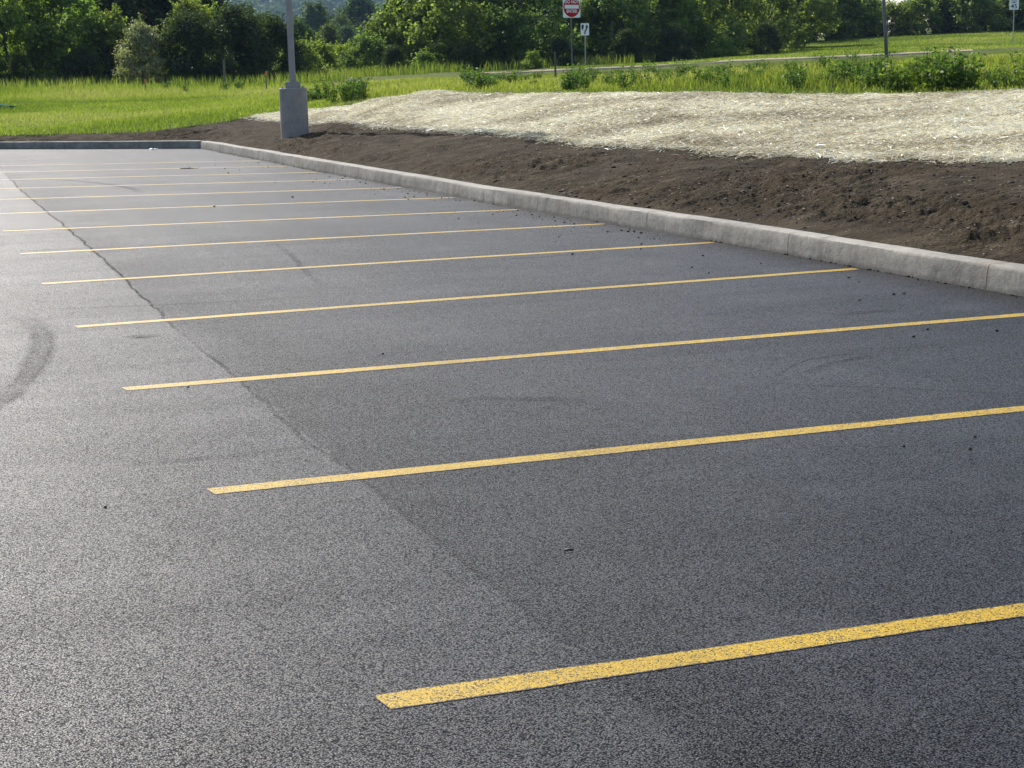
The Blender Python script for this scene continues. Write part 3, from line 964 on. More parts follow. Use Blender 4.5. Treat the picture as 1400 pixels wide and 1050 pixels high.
# ------------------------------------------------------------------ leaves
def leaf_quads(P, N, size, aspect, tint, fold=.15):
    """Pointed four-cornered leaves centred at P, facing N."""
    n = len(P)
    N = N / (np.linalg.norm(N, axis=1)[:, None] + 1e-9)
    Rn = rng.normal(size=(n, 3))
    A = np.cross(N, Rn); A /= np.linalg.norm(A, axis=1)[:, None] + 1e-9
    Bv = np.cross(N, A)
    A = A * (size * .5)[:, None]; Bv = Bv * (size * .5 * aspect)[:, None]
    F_ = N * (size * fold)[:, None]
    V = np.stack([P - A, P - Bv + A * .1 + F_, P + A, P + Bv + A * .1 + F_], 1).reshape(-1, 3)
    b_ = np.arange(n)[:, None] * 4
    Fq = b_ + np.array([0, 1, 2, 3])
    return V, Fq, np.repeat(tint, 4)

def crown_points(seed, Ht, Rad, base, nlobe, nleaf, lobe_r=(.55, 1.25), droop=0.0, power=.45, top_taper=.75):
    r_ = np.random.default_rng(seed)
    zz = base + (Ht - base) * r_.random(nlobe) ** 1.05
    t = (zz - base) / (Ht - base)
    env = Rad * np.clip(np.sin(np.pi * np.clip(.18 + .82 * t ** top_taper, 0, 1)) ** .7, .22, 1)
    a = r_.random(nlobe) * 2 * np.pi
    rad = env * np.sqrt(r_.uniform(.25, 1, nlobe))
    C = np.stack([np.cos(a) * rad, np.sin(a) * rad, zz], 1)
    lr = r_.uniform(*lobe_r, nlobe)
    w = lr ** 2; w /= w.sum()
    li = r_.choice(nlobe, nleaf, p=w)
    dv = r_.normal(size=(nleaf, 3)); dv /= np.linalg.norm(dv, axis=1)[:, None]
    rad_ = lr[li] * r_.random(nleaf) ** power
    # ragged lobes
    rag = 1 + .35 * np.sin(dv[:, 0] * 5 + li) * np.sin(dv[:, 1] * 6 + li * 2) + .2 * np.sin(dv[:, 2] * 9 + li)
    P = C[li] + dv * (rad_ * rag)[:, None] * np.array([1.15, 1.15, .8])
    P[:, 2] -= droop * np.abs(r_.normal(0, 1, nleaf)) * lr[li]
    # shoots that stand out of the crown break its outline
    ns = 90
    sh = r_.random(nleaf) < .24
    sid = r_.integers(0, ns, nleaf)
    sl = r_.integers(0, nlobe, ns)
    sdir = r_.normal(size=(ns, 3)) + np.array([0, 0, .5]) + C[sl] * np.array([1, 1, 0]) / max(Rad, .1)
    sdir /= np.linalg.norm(sdir, axis=1)[:, None]
    slen = lr[sl] * r_.uniform(1.1, 2.1, ns)
    u_ = r_.random(nleaf) ** .8
    Ps = C[sl][sid] + sdir[sid] * (slen[sid] * u_)[:, None] + r_.normal(0, 1, (nleaf, 3)) * (lr[sl][sid] * .20 * (1.15 - u_))[:, None]
    P = np.where(sh[:, None], Ps, P)
    P[:, 2] = np.maximum(P[:, 2], .05)
    N = dv * .6 + np.array([0, 0, .55]) + r_.normal(0, .55, (nleaf, 3))
    lobe_t = r_.uniform(-.28, .28, nlobe)
    tint = np.clip(r_.normal(.5, .2, nleaf) + lobe_t[li], 0, 1)
    return P, N, tint, C, lr

def tree_mesh(seed, Ht, Rad, base, nlobe, nleaf, leaf, mat, lobe_r=(.55, 1.25), aspect=.62, **kw):
    P, N, tint, C, lr = crown_points(seed, Ht, Rad, base, nlobe, nleaf, lobe_r, **kw)
    size = rng.uniform(leaf * .65, leaf * 1.35, len(P))
    V, Fq, t = leaf_quads(P, N, size, aspect, tint)
    crown = mesh_np('crown', V, Fq, mat, {'tint': t})
    r_ = random.Random(seed)
    mb = MB()
    hh = Ht * .8
    pts = [(0, 0, -.3)]
    x = y = 0
    for k in range(1, 7):
        x += r_.uniform(-.18, .18); y += r_.uniform(-.18, .18)
        pts.append((x, y, hh * k / 6))
    tr = .035 * Ht * .6
    mb.tube(pts, [tr * 1.35] + [tr * (1 - .14 * k) for k in range(1, 7)], 8)
    order = list(range(len(C))); r_.shuffle(order)
    for k in order[:9]:
        c = C[k]
        zb = max(.4, min(hh * .9, c[2] * .62))
        f_ = zb / hh * 6; i0 = min(5, int(f_)); u = f_ - i0
        s = [pts[i0][j] * (1 - u) + pts[i0 + 1][j] * u for j in range(3)]
        mid = [(s[j] + c[j]) / 2 + r_.uniform(-.25, .25) for j in range(3)]
        mb.tube([s, mid, tuple(c)], [tr * .42, tr * .28, tr * .1], 6)
    me = bpy.data.meshes.new('trunk')
    me.from_pydata(mb.v, [], mb.f); me.update(); me.materials.append(M['bark'])
    me.polygons.foreach_set('use_smooth', np.ones(len(me.polygons), bool))
    return crown, me

# unit stock of tree meshes (shared between copies)
STOCK = {}
for k in range(4):
    STOCK['mid%d' % k] = tree_mesh(100 + k, 5.6 + k * .45, 2.9 + .2 * k, .4, 50, 12500, .24, M['leaf_mid'], (.4, 1.0))
for k in range(2):
    STOCK['bright%d' % k] = tree_mesh(200 + k, 5.8, 2.9, .3, 50, 12500, .24, M['leaf_bright'], (.4, 1.0))
for k in range(2):
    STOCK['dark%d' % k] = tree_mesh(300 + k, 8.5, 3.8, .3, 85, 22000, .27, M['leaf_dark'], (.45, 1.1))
STOCK['silver'] = tree_mesh(401, 4.2, 2.0, .35, 55, 15000, .17, M['leaf_silver'], (.3, .7), .45, droop=.25)
STOCK['thicket'] = tree_mesh(402, 3.9, 2.1, .05, 60, 16000, .16, M['leaf_dark'], (.35, .8), .5)
STOCK['shrub0'] = tree_mesh(403, 2.6, 1.7, .05, 40, 8000, .17, M['leaf_mid'], (.3, .65))
STOCK['shrub1'] = tree_mesh(404, 2.2, 1.6, .05, 36, 7000, .17, M['leaf_bright'], (.3, .6))
for k in range(3):
    STOCK['far%d' % k] = tree_mesh(500 + k, 12, 5.0, .3, 80, 11000, .48, M['leaf_far'], (.9, 1.9))

def put_tree(kind, px, d, scale, label, group=None, name='tree', cat='tree', rz=None, sz=None, dz=0.0):
    q = (px - 700) / F_PX * 1.015
    x = CAM[0] + d * (fh[0] + q * rt0[0]); y = CAM[1] + d * (fh[1] + q * rt0[1])
    z = float(H(np.array([x]), np.array([y]))[0]) + dz
    root = empty(name, (x, y, z), random.uniform(0, 6.28) if rz is None else rz)
    root.scale = (scale, scale, scale if sz is None else sz)
    cm, tm = STOCK[kind]
    link(bpy.data.objects.new('crown', cm), root)
    link(bpy.data.objects.new('trunk', tm), root)
    return tag(root, label, cat, group)

LW = ('leafy green tree at the sunlit edge of the left woods', 'trees of the left woods edge')
for a in [('bright0', -120, 95, 1.0), ('bright1', -30, 93, 1.0), ('bright0', 48, 94, .95), ('bright1', 112, 97, 1.0)]:
    put_tree(*a, *LW)
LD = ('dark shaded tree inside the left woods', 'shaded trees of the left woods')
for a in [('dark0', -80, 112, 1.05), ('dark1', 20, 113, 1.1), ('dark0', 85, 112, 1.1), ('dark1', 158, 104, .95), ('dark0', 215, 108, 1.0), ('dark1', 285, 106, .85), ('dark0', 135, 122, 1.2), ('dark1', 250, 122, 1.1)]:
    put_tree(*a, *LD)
put_tree('mid1', 180, 97, .62, 'green sapling tree reaching over the dark gap in the left woods')
put_tree('mid2', 288, 97, .66, 'yellow-green young tree rising between the silvery bush and the dark thicket')
put_tree('mid0', 326, 98, .66, 'mid green tree behind the fence post at the end of the left woods')
put_tree('silver', 222, 91, .74, 'silvery green bush with pale sunlit leaves beside the fence post', name='bush', cat='bush')
put_tree('thicket', 285, 92, .92, 'dark dense bush grown together with the silvery bush', name='bush', cat='bush', rz=1.1)
put_tree('thicket', 345, 92, 1.0, 'dark dense thicket behind the lamp post', name='bush', cat='bush')
put_tree('thicket', 390, 94, .86, 'dark rounded bush at the corner of the left woods', name='bush', cat='bush', rz=2.2)
put_tree('shrub0', 432, 96, .75, 'low green shrub between the dark bush and the open gap', name='shrub', cat='shrub')

MG = ('pale green tree in the gap between the two woods', 'trees in the gap')
for a in [('far0', 432, 150, .38), ('far1', 468, 165, .36), ('far2', 505, 150, .26), ('far0', 548, 160, .36), ('far1', 398, 170, .42), ('shrub0', 520, 108, .85), ('shrub1', 490, 120, .9), ('shrub0', 455, 112, .8)]:
    put_tree(*a, *MG)
MF = ('hazy round-topped tree further down the valley', 'valley trees')
for a in [('far1', 452, 330, .95), ('far2', 512, 340, 1.08), ('far0', 482, 300, .72), ('far2', 420, 300, .62), ('far0', 548, 320, .8), ('far1', 380, 330, .8), ('far1', 490, 260, .5), ('far2', 530, 250, .48)]:
    put_tree(*a, *MF)

RW = ('leafy tree at the edge of the woods behind the road', 'trees of the woods behind the road')
for a, lab in [(('mid0', 580, 112, .92), 'leafy tree ending the woods behind the road, beside the hill gap'), (('mid1', 624, 108, .98), 'leafy tree next to the end of the woods, behind the straw mound'), (('mid2', 668, 113, 1.0), None), (('mid3', 728, 110, 1.0), 'leafy tree behind the rusty fence post'),
               (('mid1', 785, 116, 1.0), 'leafy tree right behind the do-not-enter sign'), (('mid0', 842, 113, 1.0), 'leafy tree beside the small arrow sign'), (('mid2', 900, 117, .95), None), (('mid3', 948, 116, .98), 'tall leafy tree behind the bright yellow-green tree'),
               (('mid0', 1000, 122, .95), None), (('mid2', 1050, 128, .82), 'leafy tree with sky above it where the mown slope begins'), (('mid1', 1090, 136, .9), None)]:
    put_tree(*a, lab or RW[0], None if lab else RW[1])
put_tree('bright0', 940, 114, .60, 'bright yellow-green tree beside the dark opening in the woods')
put_tree('bright1', 700, 109, .62, 'yellow-green tree left of the prohibition sign')
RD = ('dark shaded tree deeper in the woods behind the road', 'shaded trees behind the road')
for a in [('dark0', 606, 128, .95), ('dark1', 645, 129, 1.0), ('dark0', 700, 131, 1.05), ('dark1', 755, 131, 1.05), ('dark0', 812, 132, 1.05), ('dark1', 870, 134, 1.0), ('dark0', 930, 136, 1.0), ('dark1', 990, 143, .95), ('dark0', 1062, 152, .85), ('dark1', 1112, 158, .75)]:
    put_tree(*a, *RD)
RS = ('small rounded tree at the top of the mown slope', 'trees on top of the mown slope')
for a in [('mid1', 1128, 152, .85), ('dark0', 1150, 166, .60), ('shrub0', 1163, 153, 1.6), ('thicket', 1186, 158, .92), ('shrub0', 1212, 155, 1.0), ('thicket', 1232, 160, .72), ('shrub0', 1252, 155, 1.15),
          ('mid0', 1272, 158, .78), ('mid3', 1300, 160, .80), ('shrub0', 1322, 155, 1.5), ('mid2', 1338, 162, .85), ('dark0', 1370, 168, .72), ('mid1', 1398, 162, .85), ('mid2', 1450, 165, .9), ('dark1', 1318, 174, .7), ('mid3', 1510, 165, .95), ('thicket', 1178, 167, .8), ('thicket', 1345, 168, .9), ('thicket', 1285, 156, .8), ('thicket', 1365, 158, .85), ('shrub0', 1392, 157, 1.3)]:
    sp_lab = {1398: 'rounded tree behind the speed limit sign', 1212: 'low rounded shrub-like tree behind the leaning grey pole', 1128: 'rounded tree where the woods meet the mown slope'}.get(a[1])
    put_tree(*a, sp_lab or RS[0], None if sp_lab else RS[1])
US = ('low shrub in the shade at the foot of the woods', 'undergrowth shrubs')
for a in [('thicket', 556, 104, .42), ('shrub1', 596, 103, .5), ('thicket', 655, 104, .45), ('shrub1', 738, 101, .4), ('thicket', 775, 104, .42), ('thicket', 862, 108, .5), ('thicket', 925, 109, .55), ('shrub1', 992, 111, .5), ('thicket', 1045, 115, .5), ('thicket', 140, 93, .5), ('thicket', 60, 92, .38), ('thicket', 10, 92, .40)]:
    put_tree(*a, *US, name='shrub', cat='shrub')

# ------------------------------------------------------------------ wooded hill
HS = 2.0                                                     # the hill lies about 1.5 km away
hx = np.linspace(-620, 520, 90) * HS; hy = np.linspace(650, 1500, 60) * HS
LX, DY = np.meshgrid(hx, hy, indexing='ij')
wx = CAM[0] + DY * fh[0] + LX * rt0[0]; wy = CAM[1] + DY * fh[1] + LX * rt0[1]
def hill_z(l, d):
    l = l / HS; d = d / HS
    rise = np.clip((d - 660) / 420, 0, 1)
    s = rise * rise * (3 - 2 * rise)
    side = np.clip(1 - ((l + 150) / 235) ** 2, 0, 1)
    return 2 + HS * s * (88 + 18 * fbm(l * .006, d * .006, 5, 3)) * side
hz = hill_z(LX, DY)
hz[0, :] = hz[-1, :] = -5; hz[:, -1] = -5; hz[:, 0] = -3
hill = link(bpy.data.objects.new('hill', mesh_np('hill', np.stack([wx, wy, hz], -1), grid_faces(len(hx), len(hy)), M['forest_floor'], smooth=True)))
tag(hill, 'wooded hill far beyond the gap in the trees', 'hill', kind='structure')
NC = 4200
l = rng.uniform(-260, 30, NC) * HS; d = (665 + 430 * rng.random(NC)) * HS
zc = hill_z(l, d)
cr = rng.uniform(6.0, 12.0, NC)
per = 60
dv = rng.normal(size=(NC * per, 3)); dv /= np.linalg.norm(dv, axis=1)[:, None]
dv[:, 2] = np.abs(dv[:, 2]) * .9 - .15
ci = np.repeat(np.arange(NC), per)
P = np.stack([CAM[0] + d[ci] * fh[0] + l[ci] * rt0[0], CAM[1] + d[ci] * fh[1] + l[ci] * rt0[1], zc[ci] + cr[ci] * 1.1], 1)
P += dv * (cr[ci] * rng.uniform(.75, 1.08, len(ci)))[:, None]
N = dv * .8 + rng.normal(0, .4, dv.shape) + [0, 0, .3]
V, Fq, t = leaf_quads(P, N, rng.uniform(2.0, 4.2, len(P)), .7, np.clip(rng.normal(.45, .2, len(P)) + rng.uniform(-.3, .3, NC)[ci], 0, 1))
hw = link(bpy.data.objects.new('hill_forest', mesh_np('hill_forest', V, Fq, M['leaf_far'], {'tint': t})))
tag(hw, 'distant blue-green forest covering the far hill', 'forest', kind='stuff')

# ------------------------------------------------------------------ weeds behind the straw
def weed_mesh(seed, ht, spread, nstem, lsize):
    r_ = np.random.default_rng(seed)
    mb = MB(); P = []; N = []
    for s in range(nstem):
        a = r_.random() * 6.283; rr_ = spread * np.sqrt(r_.random())
        b0 = np.array([np.cos(a) * rr_ * .5, np.sin(a) * rr_ * .5, -.04])
        tp = np.array([np.cos(a) * rr_, np.sin(a) * rr_, ht * r_.uniform(.55, 1.0)])
        mid = (b0 + tp) / 2 + r_.normal(0, .03, 3)
        mb.tube([b0, mid, tp], [.007, .006, .003], 4, False)
        for k in range(r_.integers(12, 20)):
            u = r_.uniform(.12, 1.02)
            c = b0 + (tp - b0) * u + np.append(r_.normal(0, .06, 2), r_.normal(0, .02))
            P.append(c); N.append(r_.normal(0, .55, 3) + [0, 0, .8])
    P = np.array(P); N = np.array(N)
    V, Fq, t = leaf_quads(P, N, r_.uniform(lsize * .6, lsize * 1.3, len(P)), .6, np.clip(r_.normal(.5, .28, len(P)), 0, 1), .1)
    fol = mesh_np('foliage', V, Fq, M['weed'], {'tint': t})
    st = bpy.data.meshes.new('stems'); st.from_pydata([tuple(map(float, v)) for v in mb.v], [], mb.f); st.update(); st.materials.append(M['weed'])
    return fol, st
WEEDS = [weed_mesh(700 + k, .62 + .07 * k, .34, 15, .105) for k in range(4)]
def put_weed(px, d, sc, label, group):
    q = (px - 700) / F_PX * 1.02
    x = CAM[0] + d * (fh[0] + q * rt0[0]); y = CAM[1] + d * (fh[1] + q * rt0[1])
    z = float(H(np.array([x]), np.array([y]))[0])
    root = empty('weed_plant', (x, y, z), random.uniform(0, 6.28))
    root.scale = (sc * random.uniform(.9, 1.3), sc * random.uniform(.9, 1.3), sc)
    f_, s_ = random.choice(WEEDS)
    link(bpy.data.objects.new('foliage', f_), root); link(bpy.data.objects.new('stem', s_), root)
    tag(root, label, 'weed', group)
for k in range(36):
    px = 1168 + 260 * ((k + random.random()) / 36)
    tall = .9 + .35 * math.sin((px - 1168) / 40) * .5 + (.25 if 1180 < px < 1310 else 0)
    dd = np.interp(px, [1150, 1280, 1400], [31.5, 30.2, 29.5]) + random.uniform(1.6, 5.5)
    put_weed(px, dd, tall * random.uniform(.4, .95), 'tall broadleaf weed in the thick clump behind the straw bed', 'weeds clumped behind the straw')
for k in range(110):
    px = random.uniform(640, 1170)
    if 744 < px < 776: px += 40
    dd = np.interp(px, [600, 800, 1000, 1150], [42, 36, 33, 31.5]) + random.uniform(2.5, 24)
    put_weed(px, dd, random.uniform(.3, .75), 'leafy weed scattered in the uncut grass behind the straw bed', 'weeds scattered in the field')
for k in range(16):
    px = random.uniform(425, 520)
    put_weed(px, np.interp(px, [425, 520], [49, 47]) + random.uniform(.8, 7), random.uniform(.5, .9), 'leafy weed in the low green patch behind the lamp post', 'weeds behind the lamp post')
for k in range(9):
    px = random.uniform(250, 420)
    put_weed(px, random.uniform(80, 90), random.uniform(.5, .9), 'leafy weed at the foot of the left thicket', 'weeds by the left thicket')

# ------------------------------------------------------------------ clods, grit, crumbs
def lump_base(seed):
    import bmesh
    bm = bmesh.new()
    bmesh.ops.create_icosphere(bm, subdivisions=1, radius=1)
    r_ = np.random.default_rng(seed)
    V = np.array([v.co[:] for v in bm.verts]); V *= r_.uniform(.65, 1.2, (len(V), 1))
    Fq = np.array([[v.index for v in f.verts] for f in bm.faces])
    bm.free()
    return V, Fq
LUMP = [lump_base(k) for k in range(5)]
def scatter_lumps(name, label, P, size, mat, cat, flat=.7):
    Vs = []; Fs = []; o = 0
    for k in range(len(LUMP)):
        V, Fq = LUMP[k]
        ii = np.arange(k, len(P), len(LUMP))
        a = rng.random(len(ii)) * 6.283
        s = size[ii]
        sx = s * rng.uniform(.7, 1.4, len(ii)); sy = s * rng.uniform(.7, 1.2, len(ii)); sz = s * flat * rng.uniform(.7, 1.2, len(ii))
        x = V[None, :, 0] * sx[:, None]; y = V[None, :, 1] * sy[:, None]
        W = np.stack([x * np.cos(a)[:, None] - y * np.sin(a)[:, None], x * np.sin(a)[:, None] + y * np.cos(a)[:, None], V[None, :, 2] * sz[:, None]], -1) + P[ii][:, None, :]
        Vs.append(W.reshape(-1, 3))
        Fs.append((np.arange(len(ii))[:, None, None] * len(V) + Fq[None] + o).reshape(-1, 3)); o += len(ii) * len(V)
    ob = link(bpy.data.objects.new(name, mesh_np(name, np.concatenate(Vs), np.concatenate(Fs), mat)))
    return tag(ob, label, cat, kind='stuff')

i0 = 120; i1 = 760
sub = soilV[i0:i1, 4:int(NV / 1.12)]
P = cell_sample(sub, 9000)
# more clods on the near, rougher part of the bank
zone = np.clip(fbm(P[:, 0] * .5 + 4, P[:, 1] * .5, 67, 2) * 3 + .55, 0.05, 1) * np.clip((26 - P[:, 1]) / 10, .25, 1)
P = P[rng.random(len(P)) < zone]
sz = .008 + .020 * rng.random(len(P)) ** 3.5 + .018 * (rng.random(len(P)) > .98)
scatter_lumps('soil_clods', 'crumbly dark clods lying on the soil bank', P, sz, M['clod'], 'soil')
P = cell_sample(sub, 320)
scatter_lumps('pale_grit', 'small pale stones and straw bits on the soil bank', P + [0, 0, .008], .008 + .014 * rng.random(len(P)) ** 2, M['pebble'], 'gravel', .5)

# crumbs spilled over the kerb onto the asphalt
n = 520
yy = rng.uniform(6.0, 40.0, n)
cl = np.clip(fbm(yy * .45, yy * 0, 13, 3) * 3 + .6, .05, 1)
off = np.abs(rng.exponential(.38, n)) * (rng.random(n) < cl) + .03
P = np.stack([kerb_x(yy) - off, yy, np.full(n, .004)], 1)
scatter_lumps('soil_crumbs', 'dark soil crumbs spilled on the asphalt along the kerb', P, .005 + .013 * rng.random(n) ** 3, M['clod'], 'soil', .8)
# larger pieces lying singly on the asphalt
def lump_obj(name, px, py, s, mat, label, cat, group=None, flat=.7, stretch=1.0):
    V, Fq = random.choice(LUMP)
    V = V * np.array([s * stretch, s, s * flat])
    o = link(bpy.data.objects.new(name, mesh_np(name, V, Fq, mat)))
    w = at_z(px, py)
    o.location = (w[0], w[1], s * flat * .72)
    o.rotation_euler = (0, 0, random.uniform(0, 6.28) if stretch < 2 else -YAW + random.uniform(-.3, .3))
    return tag(o, label, cat, group)
CL = [(969, 374), (785, 307), (1222, 403), (312, 237), (444, 251), (400, 270), (525, 259), (1040, 361), (1160, 380), (876, 341), (783, 348), (293, 283), (1249, 461), (1268, 451), (1363, 453), (1333, 598), (1327, 615), (1236, 611), (877, 334), (946, 366), (961, 350), (1255, 383), (1200, 370)]
for k, (px, py) in enumerate(CL):
    dist = at_z(px, py)[1]
    lump_obj('soil_clod', px, py, .005 + .0004 * dist + random.uniform(0, .005), M['clod'], 'dark clod of soil lying alone on the asphalt', 'soil clod', 'single clods on the asphalt')
lump_obj('bark_chip', 778, 752, .008, M['signblack'], 'thin black chip lying between the two nearest complete stall lines', 'chip', None, .45, 2.4)
for px, py in [(257, 530), (144, 694), (523, 484)]:
    lump_obj('black_pebble', px, py, .009, M['signblack'], 'tiny black pebble on the asphalt near the paving joint', 'pebble', 'black pebbles')
# stick
w0 = at_z(246, 231.5); w1 = at_z(271, 230.5)
mb = MB()
pts = [w0 + (w1 - w0) * t + np.array([0, .05 * math.sin(t * 9), .008 + .005 * math.sin(t * 5)]) for t in np.linspace(0, 1, 8)]
mb.tube(pts, [.006, .008, .008, .009, .007, .007, .005, .003], 6)
mb.tube([pts[3], pts[3] + np.array([.07, .06, .02])], [.009, .004], 5)
tag(mb.build('stick', M['rust'], None, True), 'thin dark twig lying on the pale far asphalt', 'stick')
# scraps at the kerb corner
def scrap(px, py, s, label):
    w = at_z(px, py); me = []
    nu = 6
    g_ = np.linspace(-1, 1, nu)
    A, Bq = np.meshgrid(g_, g_, indexing='ij')
    Z = .5 * np.abs(fbm(A * 1.7 + px, Bq * 1.7, 3, 3)) * s * 2.4 + .006
    V = np.stack([A * s * (1 + .3 * Bq), Bq * s * .6 + .1 * s * A, Z], -1)
    o = link(bpy.data.objects.new('paper_scrap', mesh_np('paper_scrap', V, grid_faces(nu, nu), M['signwhite'])))
    o.location = (w[0], w[1] - .1, .002); o.rotation_euler = (0, 0, -YAW)
    sm = o.modifiers.new('thickness', 'SOLIDIFY'); sm.thickness = .002
    tag(o, label, 'scrap')
scrap(272, 202.5, .13, 'crumpled white scrap lying at the kerb corner')
scrap(209, 204.5, .09, 'small white scrap lying below the dark far kerb')

# ------------------------------------------------------------------ lamp post
lw = at_d(403.5, 187.5, 40.0)
lz = float(soil_z(lw[0], lw[1]))
lamp = empty('lamp_post', (lw[0], lw[1], lz), -YAW + .12)
tag(lamp, 'square brown steel lamp post on a round concrete pier in the soil', 'lamp post')
ptop = at_d(403, 120, 40.0)[2] - lz
pr = .315
mb = MB()
nseg = 40
prof = [(pr + .006, -.4), (pr, .0), (pr, ptop * .5), (pr, ptop - .02), (pr - .02, ptop), (0.001, ptop)]
vs_ = [(r_ * math.cos(2 * math.pi * k / nseg), r_ * math.sin(2 * math.pi * k / nseg), z_) for r_, z_ in prof for k in range(nseg)]
fs = [(i * nseg + k, i * nseg + (k + 1) % nseg, (i + 1) * nseg + (k + 1) % nseg, (i + 1) * nseg + k) for i in range(len(prof) - 1) for k in range(nseg)]
mb.add(vs_, fs)
pier = mb.build('pier', M['pier'], lamp, True)
pier.data.set_sharp_from_angle(angle=R(40))
mb = MB(); mb.box((0, 0, ptop + .065), (.34, .34, .126)); mb.box((0, 0, ptop + .135), (.30, .30, .016))
cover = mb.build('base_cover', M['pole'], lamp, bevel=.012)
for sx in (-1, 1):
    for sy in (-1, 1):
        mb = MB(); mb.tube([(sx * .235, sy * .14, ptop - .01), (sx * .235, sy * .14, ptop + .035)], .022, 6)
        mb.build('anchor_nut', M['galv'], lamp)
PH = 7.7
mb = MB(); mb.box((0, 0, ptop + .14 + PH / 2), (.145, .145, PH))
pole = mb.build('pole', M['pole'], lamp, bevel=.012)
# shoebox head on a short arm, above the picture; its shadow falls on the soil
hz_ = ptop + .14 + PH
mb = MB(); mb.box((0, -.28, hz_ - .12), (.08, .42, .10))
mb.build('arm', M['pole'], lamp, bevel=.01)
mb = MB(); mb.box((0, -.80, hz_ - .10), (.36, .62, .16))
head = mb.build('lamp_head', M['pole'], lamp, bevel=.02)
mb = MB(); mb.box((0, -.80, hz_ - .19), (.28, .50, .016))
mb.build('lens', M['signwhite'], head)

# ------------------------------------------------------------------ signs
def text_mesh(body, size, mat, name, parent, loc, sx=1.0):
    cu = bpy.data.curves.new(name, 'FONT')
    cu.body = body; cu.size = size; cu.align_x = 'CENTER'; cu.align_y = 'CENTER'
    cu.offset = size * .018
    tmp = bpy.data.objects.new(name + '_tmp', cu); col.objects.link(tmp)
    bpy.context.view_layer.update()
    me = bpy.data.meshes.new_from_object(tmp.evaluated_get(bpy.context.evaluated_depsgraph_get()))
    bpy.data.objects.remove(tmp)
    me.name = name
    me.materials.clear(); me.materials.append(mat)
    o = link(bpy.data.objects.new(name, me), parent)
    o.rotation_euler = (R(90), 0, 0)
    o.location = loc; o.scale = (sx, 1, 1)
    return o

def rounded(w, h, r_, n=5):
    o = []
    for cx_, cz_, a0 in ((w / 2 - r_, h / 2 - r_, 0), (-w / 2 + r_, h / 2 - r_, 90), (-w / 2 + r_, -h / 2 + r_, 180), (w / 2 - r_, -h / 2 + r_, 270)):
        for k in range(n + 1):
            a = R(a0 + 90 * k / n); o.append((cx_ + r_ * math.cos(a), cz_ + r_ * math.sin(a)))
    return o

def sign_root(name, px, py, d, turn, label):
    w = at_d(px, py, d)
    # facing the camera's ground position, turned by an angle
    a = math.atan2(CAM[0] - w[0], -(CAM[1] - w[1]))
    root = empty(name, w, a + turn)
    tag(root, label, 'sign')
    return root, w

def shift(pts, cz):
    return [(x, z + cz) for x, z in pts]

# DO NOT ENTER
root, w = sign_root('road_sign', 783, 98.5, 76, R(36), 'white square sign with a red do-not-enter disc on a tall post')
sc = 76 / F_PX
cz = (98.5 - 12.5) * sc
mb = MB(); mb.tube([(0, .03, -.3), (0, .03, cz + .4)], .030, 8); mb.build('post', M['darksteel'], root)
mb = MB(); mb.prism(shift(rounded(.91, .91, .05), cz), -.004, 0); panel = mb.build('panel', M['signwhite'], root)
mb = MB(); mb.prism([(.43 * math.cos(2 * math.pi * k / 48), cz + .43 * math.sin(2 * math.pi * k / 48)) for k in range(48)], -.010, -.0065); mb.build('disc', M['signred'], panel)
mb = MB(); mb.prism(shift(rounded(.74, .155, .01), cz), -.016, -.0125); mb.build('bar', M['signwhite'], panel)
text_mesh('DO NOT', .185, M['signwhite'], 'lettering', panel, (0, -.0145, cz + .20))
text_mesh('ENTER', .185, M['signwhite'], 'lettering', panel, (0, -.0145, cz - .19))

# keep right
root, w = sign_root('road_sign', 800.5, 94, 98, R(-6), 'small white sign with a black arrow passing right of an island')
sc = 98 / F_PX
cz = (94 - 42) * sc
mb = MB(); mb.tube([(0, .03, -.3), (0, .03, cz + .2)], .028, 8); mb.build('post', M['galv'], root)
mb = MB(); mb.prism(shift(rounded(.46, .66, .04), cz), -.004, 0); panel = mb.build('panel', M['signwhite'], root)
isl = [(-.185, .23), (-.165, .255), (-.07, .255), (-.045, .23), (-.06, .10), (-.10, -.01), (-.125, -.04), (-.15, -.01), (-.185, .10)]
mb = MB(); mb.prism(shift(isl, cz), -.010, -.0065); mb.build('island_symbol', M['signblack'], panel)
arr = [(-.03, -.27), (.03, -.27), (.04, -.14), (.12, .00), (.145, .10), (.19, .10), (.11, .27), (.025, .10), (.07, .10), (.055, .03), (-.025, -.11)]
mb = MB(); mb.prism(shift(arr, cz), -.010, -.0065); mb.build('arrow_symbol', M['signblack'], panel)

# speed limit
root, w = sign_root('road_sign', 1385, 63.5, 118, R(4), 'white speed limit 45 sign on a post on the mown slope')
sc = 118 / F_PX
sc_ = 12.3 * sc
sh_ = sc_ * 1.25
cz = (63.5 - 15.2) * sc + sh_ / 2
mb = MB(); mb.tube([(0, .03, -.5), (0, .03, cz + sh_ * .3)], .032, 8); mb.build('post', M['galv'], root)
mb = MB(); mb.prism(shift(rounded(sc_, sh_, .04), cz), -.004, 0); panel = mb.build('panel', M['signwhite'], root)
text_mesh('SPEED', sh_ * .20, M['signblack'], 'lettering', panel, (0, -.008, cz + sh_ * .34), .95)
text_mesh('LIMIT', sh_ * .20, M['signblack'], 'lettering', panel, (0, -.008, cz + sh_ * .13), .95)
text_mesh('45', sh_ * .52, M['signblack'], 'lettering', panel, (0, -.008, cz - sh_ * .22), 1.05)

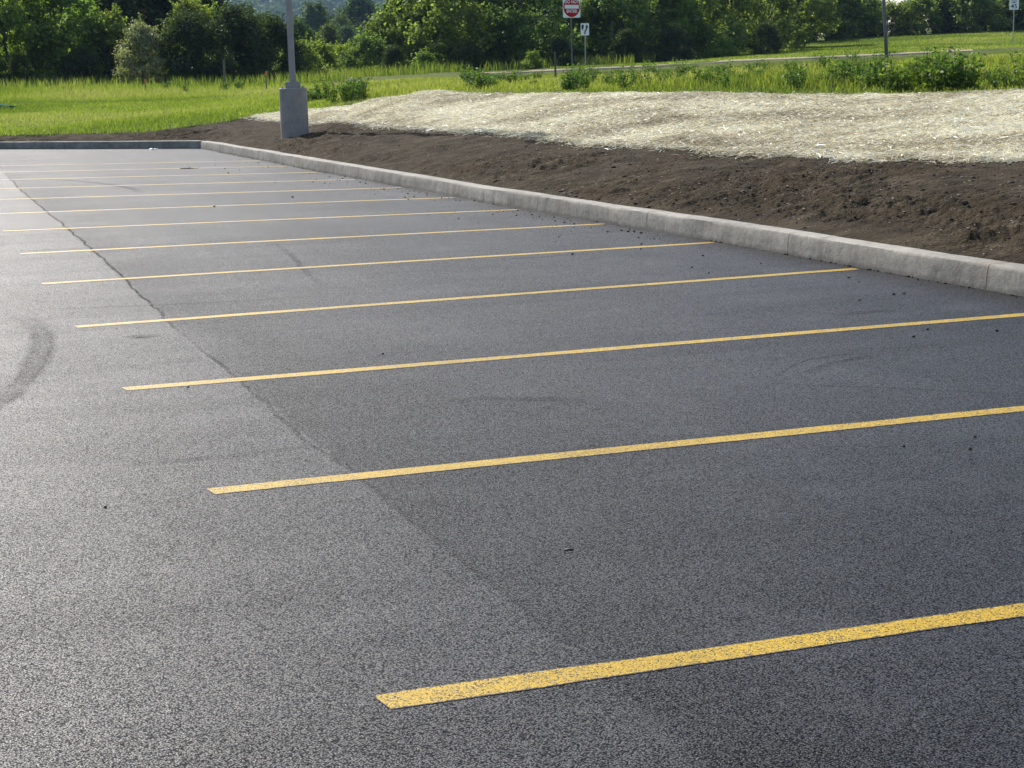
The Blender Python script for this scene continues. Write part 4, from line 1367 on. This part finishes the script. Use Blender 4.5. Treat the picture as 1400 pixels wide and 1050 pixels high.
# grey utility pole at the road
w = at_d(1213, 83, 80)
pp = empty('utility_pole', w)
tag(pp, 'slim leaning grey metal pole standing before the pale road', 'pole')
tp = at_d(1208, 0, 80) - w
mb = MB(); mb.tube([(0, 0, -.4), tuple(tp * .5), tuple(tp * 1.0), tuple(tp * 2.2)], [.085, .076, .070, .058], 12); mb.build('shaft', M['darksteel'], pp, True)
mb = MB(); mb.tube([(0, 0, .02), (0, 0, .10)], .15, 12); mb.build('collar', M['galv'], pp)

# fence posts and stakes
def post(name, px, py0, py1, d, rad, mat, label, cat='post', lean=0.0):
    w = at_d(px, py0, d); h_ = at_d(px, py1, d)[2] - w[2]
    root = empty(name, w)
    mb = MB()
    # studded T-section post
    L = lean * h_
    mb.tube([(0, 0, -.3), (L * .5, .01, h_ * .5), (L, 0, h_)], [rad, rad, rad * .9], 6)
    mb.build('shaft', mat, root)
    mb = MB()
    for k in range(9):
        z_ = h_ * (.2 + .085 * k); mb.box((L * z_ / h_, -rad, z_), (rad * 1.2, rad * 1.2, rad * .8))
    mb.build('studs', mat, root)
    return tag(root, label, cat)
post('fence_post', 760, 119, 71, 62, .038, M['rust'], 'dark rusty fence post standing in the uncut grass', lean=-.01)
post('fence_post', 308, 122, 81, 86, .06, M['wood'], 'grey weathered fence post against the dark thicket')

def stake(px, py0, py1, d, label):
    w = at_d(px, py0, d); h_ = at_d(px, py1, d)[2] - w[2]
    root = empty('survey_stake', w, -YAW)
    mb = MB(); mb.box((0, 0, h_ * .35), (.05, .025, h_ * .75)); mb.build('lath', M['wood'], root)
    mb = MB(); mb.box((0, 0, h_ * .86), (.062, .032, h_ * .27)); mb.build('painted_tip', M['orange'], root)
    return tag(root, label, 'stake')
stake(199, 124, 108, 82, 'wooden survey stake with orange tip below the silvery bush')
stake(364.5, 121, 97, 76, 'wooden survey stake with orange tip near the lamp post')

# green plastic sheet lying in the meadow
w = at_d(3, 147.5, 67)
nu, nv = 16, 10
A, Bq = np.meshgrid(np.linspace(-1, 1, nu), np.linspace(-1, 1, nv), indexing='ij')
Z = .10 + .16 * fbm(A * 2, Bq * 2, 8, 3) + .10 * (1 - np.abs(A)) * (1 - Bq ** 2)
V = np.stack([A * .5, Bq * .35, Z * .7], -1)
o = link(bpy.data.objects.new('plastic_sheet', mesh_np('plastic_sheet', V, grid_faces(nu, nv), M['greenplastic'], smooth=True)))
o.location = (w[0], w[1], float(H(np.array([w[0]]), np.array([w[1]]))[0]) + .05); o.rotation_euler = (0, 0, -YAW)
sm = o.modifiers.new('thickness', 'SOLIDIFY'); sm.thickness = .01
tag(o, 'crumpled green plastic sheet lying in the left meadow', 'sheet')

# ------------------------------------------------------------------ haze
mt = bpy.data.materials.new('haze')
mt.use_nodes = True
nt = mt.node_tree; nt.nodes.clear()
pv = nt.nodes.new('ShaderNodeVolumePrincipled')
pv.inputs['Color'].default_value = (.50, .72, 1.0, 1)
pv.inputs['Density'].default_value = .00011
pv.inputs['Anisotropy'].default_value = .0
out = nt.nodes.new('ShaderNodeOutputMaterial')
nt.links.new(pv.outputs[0], out.inputs['Volume'])
mb = MB(); mb.box((0, 0, 116), (8400, 8400, 260))
hb = mb.build('haze', mt)
tag(hb, 'thin bluish summer haze in the air', 'haze', kind='stuff')
hb.display_type = 'WIRE'
